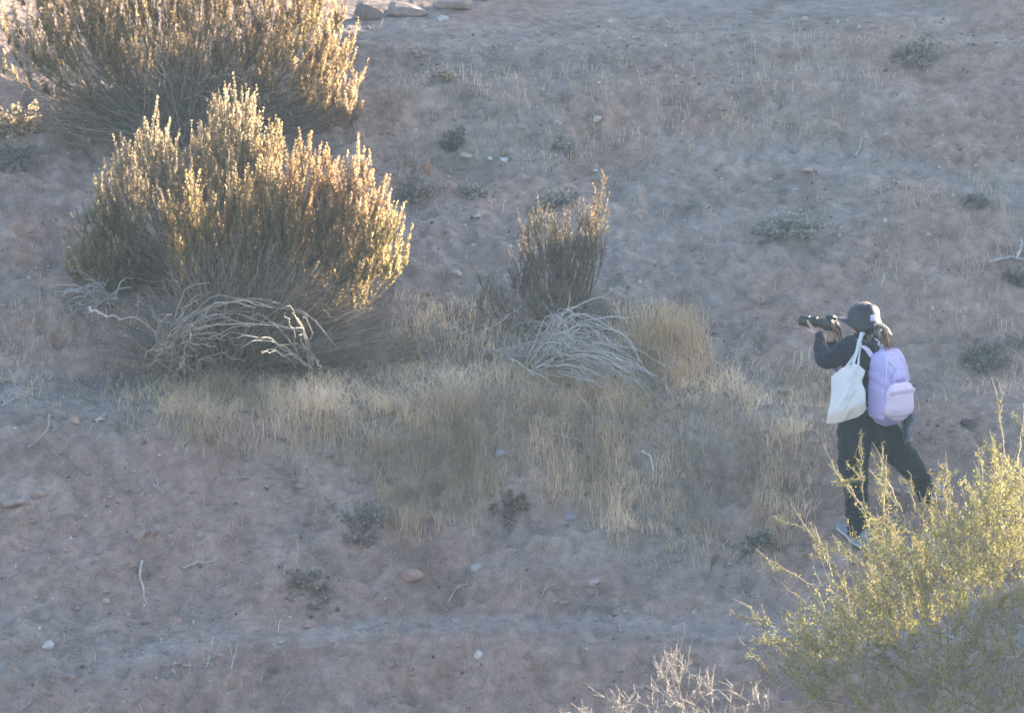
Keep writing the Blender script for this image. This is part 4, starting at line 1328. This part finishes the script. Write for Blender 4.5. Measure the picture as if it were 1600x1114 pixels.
child_mesh("body", me, M_skin, person)
for sgn in (1, -1):
    mb = MB(); e = HC + f_h * .083 + l_h * sgn * .031 + UP * .012
    mb.add(ICO_V * .0115 + e, [ICO_F], (.55, .53, .5)); part("eye", mb, M_glass, person)


def cloth_wrinkle(seed, amp, sx=18, sz=26):
    def fn(co):
        a = fbm(co[:, 0] * 1.0 + co[:, 1] * .7, co[:, 2] * 1.6 + co[:, 0] * .5, 11, 3, seed)
        b = fbm(co[:, 0] - co[:, 1] * .8, co[:, 2] * .9 - co[:, 0] * .8, 24, 2, seed + 5)
        return amp * (a + .5 * b) - amp * .9 * np.exp(-(a / .06) ** 2)
    return fn


top = [torso_piece(.006, 1, 8), limb_piece(LARM, [.074, .071, .058, .048, .037]), limb_piece(RARM, [.074, .068, .056, .046, .036])]
child_mesh("long_sleeve_top", fuse(top, "long_sleeve_top", .006, 4, cloth_wrinkle(3, .010)), M_cloth, person, (.017, .020, .040))
pants = [loft(np.array([W(1353, 676, 0), W(1351, 660, 0), W(1349, 640, 0), W(1348, 622, 0)]), [.160, .172, .165, .150], [.125, .135, .128, .118], l_t, 26),
         limb_piece([(1337, 662, -.05), (1334, 715, -.05), (1336, 755, -.04), (1339, 800, -.02), (1339, 834, 0)], [.118, .108, .090, .078, .070]),
         limb_piece([(1370, 662, .04)] + BLEG[1:], [.120, .108, .090, .076, .064])]
child_mesh("trousers", fuse(pants, "trousers", .007, 4, cloth_wrinkle(9, .013)), M_cloth, person, (.013, .021, .029))

# shoes
for heel, toe, gz in [(W(1357, 853, -.07), W(1322, 849, .06), None), (np.array([foot_b[0] + .07, foot_b[1] - .04, foot_b[2] + .03]), np.array([foot_b[0] - .13, foot_b[1] + .08, foot_b[2] + .07]), None)]:
    d = nrm((toe - heel)); L = np.linalg.norm(toe - heel); L = max(L, .25)
    sd = nrm(np.cross(d, UP))
    base = heel.copy()
    tt = np.array([0, .04, .10, .16, .21, .25])
    gpts = base + d * tt[:, None]
    gl = height(gpts[:, 0], gpts[:, 1])
    gpts[:, 2] = np.maximum(gpts[:, 2] - .02, gl) + .028
    mb = MB(); V, F = loft(gpts + UP * np.array([.030, .038, .030, .018, .010, .004])[:, None], [.036, .040, .042, .046, .045, .034], [.052, .060, .050, .038, .030, .022], sd, 20, 2.6)
    mb.add(V, F, (.20, .23, .28))
    so = part("shoe", mb, M_shoe, person)
    mb = MB(); V, F = loft(gpts - UP * .012, [.040, .043, .044, .049, .048, .038], [.014] * 6, sd, 20, 3.5); mb.add(V, F, (.42, .44, .47))
    part("sole", mb, M_shoe, person, parent=so).matrix_parent_inverse.identity()

# hat
a_ = np.arange(40) * 2 * math.pi / 40
fr_ = np.cos(a_)                                          # 1 at the front, -1 at the back
prof = [(.018, .112), (.050, .108), (.076, .095), (.093, .070), (.101, .038), (.104, .010)]
tilt = nrm(UP + f_h * -.06)
HB = HC + UP * .002
rings = []
for q, (rr_, zz) in enumerate(prof):
    e = 1 + .09 * np.abs(fr_)
    rings.append(HB + f_h * (rr_ * e * fr_)[:, None] + l_h * (rr_ * np.sin(a_))[:, None] + tilt * (zz + .004 * np.sin(a_ * 5 + q))[:, None])
fw = np.clip(fr_, 0, 1) ** 2; bk = np.clip(-fr_, 0, 1) ** 2
for k in (.35, .7, 1.0):
    rad = .106 + k * (.014 + .052 * fw + .016 * bk)
    zz = .010 - k * (.086 - .082 * np.clip(fr_, 0, 1) ** .7 - .036 * bk) + .006 * np.sin(a_ * 3 + 1) * k
    rings.append(HB + f_h * (rad * (1 + .06 * np.abs(fr_)) * fr_)[:, None] + l_h * (rad * np.sin(a_))[:, None] + UP * zz[:, None])
inner = [q_ - (q_ - HB) * .035 - UP * .002 for q_ in rings[::-1]]
R_ = np.array(rings + inner)
k = len(R_); n = 40
j = np.arange(k - 1)[:, None] * n; s = np.arange(n)[None]; s2 = (s + 1) % n
F = np.stack(np.broadcast_arrays(j + s, j + n + s, j + n + s2, j + s2), -1).reshape(-1, 4)
V = np.concatenate([R_.reshape(-1, 3), [R_[0].mean(0) + UP * .002], [R_[-1].mean(0)]])
tri = np.concatenate([np.stack([np.full(n, k * n), np.arange(n), (np.arange(n) + 1) % n], 1), np.stack([np.full(n, k * n + 1), (k - 1) * n + (np.arange(n) + 1) % n, (k - 1) * n + np.arange(n)], 1)])
mb = MB(); mb.add(V, [F, tri], (.008, .012, .024))
hat = part("sun_hat", mb, M_hat, person)
mb = MB(); bd_ = nrm(-f_h * .80 + l_h * .60); bc = HB + bd_ * .112 + UP * .022
box_mb(mb, bc, np.cross(UP, bd_), bd_, UP, .020, .004, .020, (.62, .58, .85), .5)
part("patch", mb, M_bag, person, parent=hat)

# hair: dark cap under the hat and a loose tail with sunlight painted into its ends, held by a pale clip
r = np.random.default_rng(51)
mb = MB()
V = ICO_V * np.array([.080, .080, .085]) + (HC - f_h * .022 - UP * .028); mb.add(V, [ICO_F], (.035, .022, .016))
n = 150
B = W(1366, 508, -.02) + r.normal(size=(n, 3)) * np.array([.025, .025, .014])
T = W(1386, 541, -.13) + r.normal(size=(n, 3)) * np.array([.026, .026, .022])
C = W(1384, 510, -.10) + r.normal(size=(n, 3)) * .016
P = bez(B, C, T, 8)
V, F = tubes(P, np.array([1, 1, 1, 1, .9, .8, .6, .3])[None] * r.uniform(.002, .004, (n, 1)), 4)
g_ = np.linspace(0, 1, 8)[None, :, None] ** 1.6
tn = (np.array([.05, .030, .020]) * (1 - g_) + np.array([.33, .21, .12]) * g_) * r.uniform(.6, 1.4, (n, 1, 1))
mb.add(V, [F], np.repeat(tn, 4, 1).reshape(-1, 3))
hair = part("hair", mb, M_hair, person)
mb = MB()
V, F = loft(np.array([W(1364, 509, -.07), W(1371, 506, -.09), W(1379, 508, -.11), (W(1387, 514, -.13)), W(1392, 523, -.14)]), [.010, .013, .013, .010, .005], [.008, .010, .010, .008, .004], l_h, 14); mb.add(V, F, (.55, .50, .42))
for q in range(5):
    c0 = W(1368 + q * 5, 509 + q * 2, -.09 - q * .01); V, F = tubes(np.array([c0, c0 - UP * .022 + f_h * .006, c0 - UP * .04 - f_h * .004]), [.003, .0028, .0015], 6); mb.add(V, [F], (.5, .45, .38))
part("hair_clip", mb, M_black, person, parent=hair)
a = np.linspace(0, 2 * math.pi, 25); c0 = W(1376, 520, -.12)
mb = MB(); V, F = tubes(c0 + l_h * (.022 * np.cos(a))[:, None] + UP * (.022 * np.sin(a))[:, None] + f_h * (.004 * np.sin(a * 5))[:, None], .006 + .0015 * np.sin(a * 7), 8); mb.add(V, [F], (.42, .41, .40))
part("hair_tie", mb, M_cloth, person, parent=hair)


def ribbon(mb, pts, wdir, width, thick, tone, n=16):
    P = jitter_line(pts, n, 0, r); P[1:-1] = (P[:-2] + 2 * P[1:-1] + P[2:]) / 4
    V, F = loft(P, width / 2, thick / 2, wdir, 12, 4.0); mb.add(V, F, tone)


# --- camera
camera = thing("camera", CB, "black camera with long lens held at arm's length in front of the hat", "camera")
mb = MB()
box_mb(mb, CB - cax * .006, cax, cl, cu, .031, .064, .040, (.018, .020, .023), .3)
box_mb(mb, CB - cl * .052 + cax * .018 - cu * .004, cax, cl, cu, .026, .017, .036, (.016, .017, .02), .6)
box_mb(mb, CB + cu * .048 - cax * .004, cax, cl, cu, .030, .024, .017, (.02, .022, .025), .6)
part("camera_body", mb, M_black, camera)
mb = MB(); L0 = CB + cax * .026
for a0, a1, ra in [(0, .012, .037), (.012, .060, .033), (.060, .098, .036), (.098, .118, .0345), (.118, .185, .0375)]:
    cyl_mb(mb, [L0 + cax * a0, L0 + cax * (a0 + .001), L0 + cax * (a1 - .001), L0 + cax * a1], [ra * .97, ra, ra, ra * .97], (.018, .02, .022), 28)
lens = part("lens", mb, M_black, camera)
mb = MB(); cyl_mb(mb, [L0 + cax * .1852, L0 + cax * .1865], [.031, .029], (.02, .025, .035)); part("front_glass", mb, M_glass, camera, parent=lens)
mb = MB()
for q in range(26):
    an = q * 2 * math.pi / 26; c0 = L0 + cax * .079 + (cl * math.cos(an) + cu * math.sin(an)) * .0362
    box_mb(mb, c0, cl * -math.sin(an) + cu * math.cos(an), cl, cax, .0025, .0012, .016, (.014, .014, .016))
part("zoom_ring", mb, M_black, camera, parent=lens)
mb = MB(); cyl_mb(mb, [CB - cl * .04 + cu * .040 - cax * .004, CB - cl * .04 + cu * .051 - cax * .004], [.012, .012], (.03, .03, .035), 20); part("dial", mb, M_black, camera)
mb = MB(); box_mb(mb, CB - cax * .040 + cu * .044, cax, cl, cu, .008, .017, .012, (.012, .012, .014), .5); part("eyepiece", mb, M_black, camera)
mb = MB(); box_mb(mb, CB - cax * .0385 - cu * .002, cax, cl, cu, .002, .040, .028, (.03, .035, .045), .3); part("screen", mb, M_glass, camera)
mb = MB()
ribbon(mb, [CB + cl * .064 + cu * .026, CB + cl * .070 - cax * .02, W(1309, 520, .12), W(1312, 535, .08), W(1322, 540, .02), W(1336, 532, -.04), W(1346, 526, -.05)], f_h, .014, .003, (.09, .075, .06), 22)
ribbon(mb, [CB - cl * .064 + cu * .026, CB - cl * .05 - cax * .06 - cu * .03, W(1316, 534, .20), W(1334, 532, .18), W(1352, 528, .10)], f_h, .014, .003, (.09, .075, .06), 20)
part("strap", mb, M_cloth, camera)

# --- backpack
b_t = -f_t
BPC = W(1388, 600, -.125)
backpack = thing("backpack", BPC, "lilac backpack with a pale pink front pocket on the person's back", "backpack")
LIL, LIL2, PNK = (.48, .44, .76), (.62, .59, .86), (.74, .62, .76)
bu = nrm(UP + b_t * .05)
zs = np.array([-.232, -.215, -.17, -.08, .02, .10, .16, .20, .225, .236])
w_ = np.array([.108, .130, .143, .146, .146, .144, .138, .126, .100, .06]); d_ = np.array([.062, .080, .090, .092, .090, .082, .070, .056, .040, .02])
zf = np.linspace(zs[0], zs[-1], 60); of_ = np.array([0, .002, .004, .004, 0, -.008, -.018, -.028, -.035, -.04])
mb = MB(); V, F = loft(BPC + bu * zf[:, None] + b_t * np.interp(zf, zs, of_)[:, None], np.interp(zf, zs, w_), np.interp(zf, zs, d_), l_t, 72, 4.2)
cr = fbm(V[:, 0] * 1.3 + V[:, 1], V[:, 2] + V[:, 0] * .5, 9, 3, 12); V = V + nrm(V - BPC) * (.007 * cr - .008 * np.exp(-(cr / .07) ** 2))[:, None]
mb.add(V, F, LIL); bag = part("bag_body", mb, M_bag, backpack)
mb = MB(); pc = BPC + bu * -.118 + b_t * .100
z0 = np.array([-.092, -.08, -.04, .0, .05, .085, .094]); zz = np.linspace(-.092, .094, 34); V, F = loft(pc + bu * zz[:, None], np.interp(zz, z0, [.10, .122, .130, .131, .132, .134, .130]), np.interp(zz, z0, [.022, .034, .040, .038, .032, .026, .02]), l_t, 60, 4.6)
cr = fbm(V[:, 0] + V[:, 1], V[:, 2], 13, 3, 15); V = V + nrm(V - pc) * (.006 * cr - .005 * np.exp(-(cr / .08) ** 2))[:, None]
mb.add(V, F, PNK); fp = part("front_pocket", mb, M_bag, backpack)
mb = MB(); box_mb(mb, pc + bu * .078 + b_t * .026, l_t, b_t, bu, .134, .005, .016, (.64, .55, .70), .5); part("pocket_flap", mb, M_bag, backpack, parent=fp)
mb = MB(); uc = BPC + bu * .040 + b_t * .088; V, F = loft(uc + bu * np.array([-.038, -.03, 0, .03, .038])[:, None], [.062, .07, .074, .074, .07], [.008, .012, .014, .012, .008], l_t, 28, 5.0); mb.add(V, F, (.50, .46, .76)); up_ = part("upper_pocket", mb, M_bag, backpack)
mb = MB(); box_mb(mb, uc + b_t * .0135 - bu * .004, l_t, b_t, bu, .050, .003, .012, (.33, .30, .60), .4); part("logo_patch", mb, M_bag, backpack, parent=up_)
mb = MB()


def on_bag(lat, z, out=.004):
    zi = np.interp(z, zs, w_); di = np.interp(z, zs, d_)
    k = (1 - min(abs(lat) / zi, .98) ** 4.2) ** (1 / 4.2)
    off = np.interp(z, zs, [0, .002, .004, .004, 0, -.008, -.018, -.028, -.035, -.04])
    return BPC + bu * z + l_t * lat + b_t * (off + di * k + out)


for pts in [[(.100, .19), (.07, .16), (.03, .12), (-.01, .085)], [(-.06, .20), (-.075, .16), (-.09, .12), (-.10, .085)], [(.125, .02), (.12, .09), (.105, .15), (.06, .20), (0, .215), (-.06, .2), (-.105, .15), (-.12, .09), (-.125, .02)]]:
    P = jitter_line([on_bag(*q) for q in pts], 24, 0, r); P[1:-1] = (P[:-2] + 2 * P[1:-1] + P[2:]) / 4
    V, F = tubes(P, np.full(24, .0042), 8); mb.add(V, [F], (.70, .67, .86))
part("piping", mb, M_bag, backpack, parent=bag)
mb = MB(); a = np.linspace(0, math.pi, 12); P = BPC + bu * (.222 + .030 * np.sin(a))[:, None] + l_t * (.035 * np.cos(a))[:, None] - b_t * .03
V, F = loft(P, .012, .003, b_t, 10, 3.0); mb.add(V, F, LIL2); part("top_handle", mb, M_bag, backpack)
for lat, nm in ((.085, 1), (-.085, -1)):
    base = BPC - b_t * .085
    sh = np.array([base + l_t * lat + bu * .19, W(1347, 548, .01) + l_t * lat - f_t * .105 + UP * .03, W(1348, 532, .01) + l_t * lat * 1.15 + UP * .012, W(1347, 545, .01) + l_t * lat * 1.3 + f_t * .13 - UP * .02,
                   W(1346, 580, 0) + l_t * lat * 1.6 + f_t * .115, W(1347, 610, 0) + l_t * lat * 1.95 + f_t * .02, base + l_t * lat * 1.5 - bu * .16])
    mb = MB(); ribbon(mb, sh, l_t, .050, .010, LIL2, 30); part("shoulder_strap", mb, M_bag, backpack)

# --- tote bag
TPC = W(1324, 615, -.26)
tote = thing("tote_bag", TPC, "white cloth tote bag hanging from the person's shoulder by two thin handles", "tote bag")
ns, nt_ = 41, 41
s = np.linspace(0, 1, ns); tt = np.linspace(0, 1, nt_)
topx = np.interp(s, [0, .33, .62, .8, 1], [1298, 1316, 1334, 1342, 1352]); topy = np.interp(s, [0, .33, .62, .8, 1], [589, 574, 568, 570, 579])
botx = np.interp(s, [0, .35, .75, 1], [1291, 1312, 1339, 1353]); boty = np.interp(s, [0, .35, .75, .92, 1], [662, 660, 652, 646, 640])
pin = -5.5 * np.exp(-((tt - .28) / .16) ** 2); pl = 2.5 * np.exp(-((tt - .3) / .25) ** 2) + 2 * np.exp(-((tt - .55) / .2) ** 2)


def tote_sheet(sign):
    G = np.zeros((nt_, ns, 3))
    for i, t_ in enumerate(tt):
        X = topx * (1 - t_) + botx * t_ + pin[i] * s + pl[i] * (1 - s); Y_ = topy * (1 - t_) + boty * t_
        bul = (.012 + .038 * t_ ** .8 * (1 - .45 * t_ ** 6)) * np.sin(np.pi * np.clip(s, 0, 1)) ** .55
        fold = .013 * np.sin(s * 11 + t_ * 3 + sign) * (1 - t_) ** .7 + .010 * np.abs(np.sin(s * 5 - t_ * 4 + 1)) * t_ + .020 * fbm(s * 1.0 + t_ * .4, t_ * 1.1 + s * .5, 4.5, 3, 19 + sign)
        dep = -.26 + (X - 1324) / 232 * -.35 - sign * (bul + fold * np.sin(np.pi * s))
        for j in range(ns):
            G[i, j] = W(X[j], Y_[j], dep[j])
    return G


ga, gb = tote_sheet(1), tote_sheet(-1)
gb[-1] = ga[-1]; gb[:, 0] = ga[:, 0]; gb[:, -1] = ga[:, -1]
mb = MB()
i, j = np.meshgrid(np.arange(nt_ - 1), np.arange(ns - 1), indexing='ij'); q = (i * ns + j).ravel()
Q = np.stack([q, q + 1, q + ns + 1, q + ns], 1)
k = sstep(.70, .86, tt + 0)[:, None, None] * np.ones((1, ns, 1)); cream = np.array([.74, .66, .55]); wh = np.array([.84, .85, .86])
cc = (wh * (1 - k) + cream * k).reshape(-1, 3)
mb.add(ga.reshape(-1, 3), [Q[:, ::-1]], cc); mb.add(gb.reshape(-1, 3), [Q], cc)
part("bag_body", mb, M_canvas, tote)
for off, tp in ((0, 1), (1, -1)):
    e0 = ga[0, 23] if tp == 1 else gb[0, 15]; e1 = ga[0, 31] if tp == 1 else gb[0, 27]
    mb = MB()
    sh = W(1345 + off * 2, 523, -.09 + .03 * off)
    ribbon(mb, [e0 - UP * .02, W(1338, 552, -.235 + .05 * off), W(1342 + off, 534, -.185 + .04 * off), sh + np.array([0, -.055, .008]), sh + np.array([.01, .0, .022]), W(1351, 530, 0.0), W(1352, 545, .02)], f_t, .026, .004, (.76, .78, .80), 26)
    if tp == 1:
        ribbon(mb, [e1 - UP * .02, W(1342, 556, -.24), W(1345, 536, -.19)], f_t, .016, .004, (.76, .78, .80), 14)
    part("handle", mb, M_canvas, tote)

# --- patterned cloth behind the hip
SC = W(1412, 650, -.02)
scarf = thing("hanging_cloth", SC, "grey blue patterned cloth hanging behind the hip under the lilac backpack", "cloth")
mb = MB(); n1, n2 = 30, 14
G = np.zeros((2, n1, n2, 3)); Cg = np.zeros((n1, n2, 3))
for i in range(n1):
    t_ = i / (n1 - 1)
    x0 = np.interp(t_, [0, .25, .6, 1], [1400, 1404, 1407, 1413]); x1 = np.interp(t_, [0, .2, .5, .8, 1], [1416, 1424, 1429, 1424, 1418]); y_ = 615 + 78 * t_
    for j in range(n2):
        s_ = j / (n2 - 1)
        d = .05 - .03 * math.sin(s_ * 9 + t_ * 3) - .02 * math.sin(s_ * 17 + 1)
        p = W(x0 + (x1 - x0) * s_, y_ - 4 * s_ + 3 * math.sin(s_ * 8), d - .06)
        G[0, i, j] = p; G[1, i, j] = p + np.array([.004, .010, 0])
        w = 1 if fbm(np.array([s_ * 1.3]), np.array([t_ * 3.5]), 3.0, 2, 29)[0] > .05 else 0
        Cg[i, j] = np.array([.10, .13, .19]) * w + np.array([.24, .27, .31]) * (1 - w)
i, j = np.meshgrid(np.arange(n1 - 1), np.arange(n2 - 1), indexing='ij'); q = (i * n2 + j).ravel(); Q = np.stack([q, q + 1, q + n2 + 1, q + n2], 1)
N_ = n1 * n2
edge = []
bd = [ii * n2 for ii in range(n1)] + [(n1 - 1) * n2 + jj for jj in range(1, n2)] + [ii * n2 + n2 - 1 for ii in range(n1 - 2, -1, -1)] + [jj for jj in range(n2 - 2, 0, -1)]
for a, b in zip(bd, bd[1:] + bd[:1]):
    edge.append([a, b, b + N_, a + N_])
mb.add(G.reshape(-1, 3), [Q, Q[:, ::-1] + N_, np.array(edge)], np.concatenate([Cg.reshape(-1, 3)] * 2))
part("cloth", mb, M_cloth, scarf)
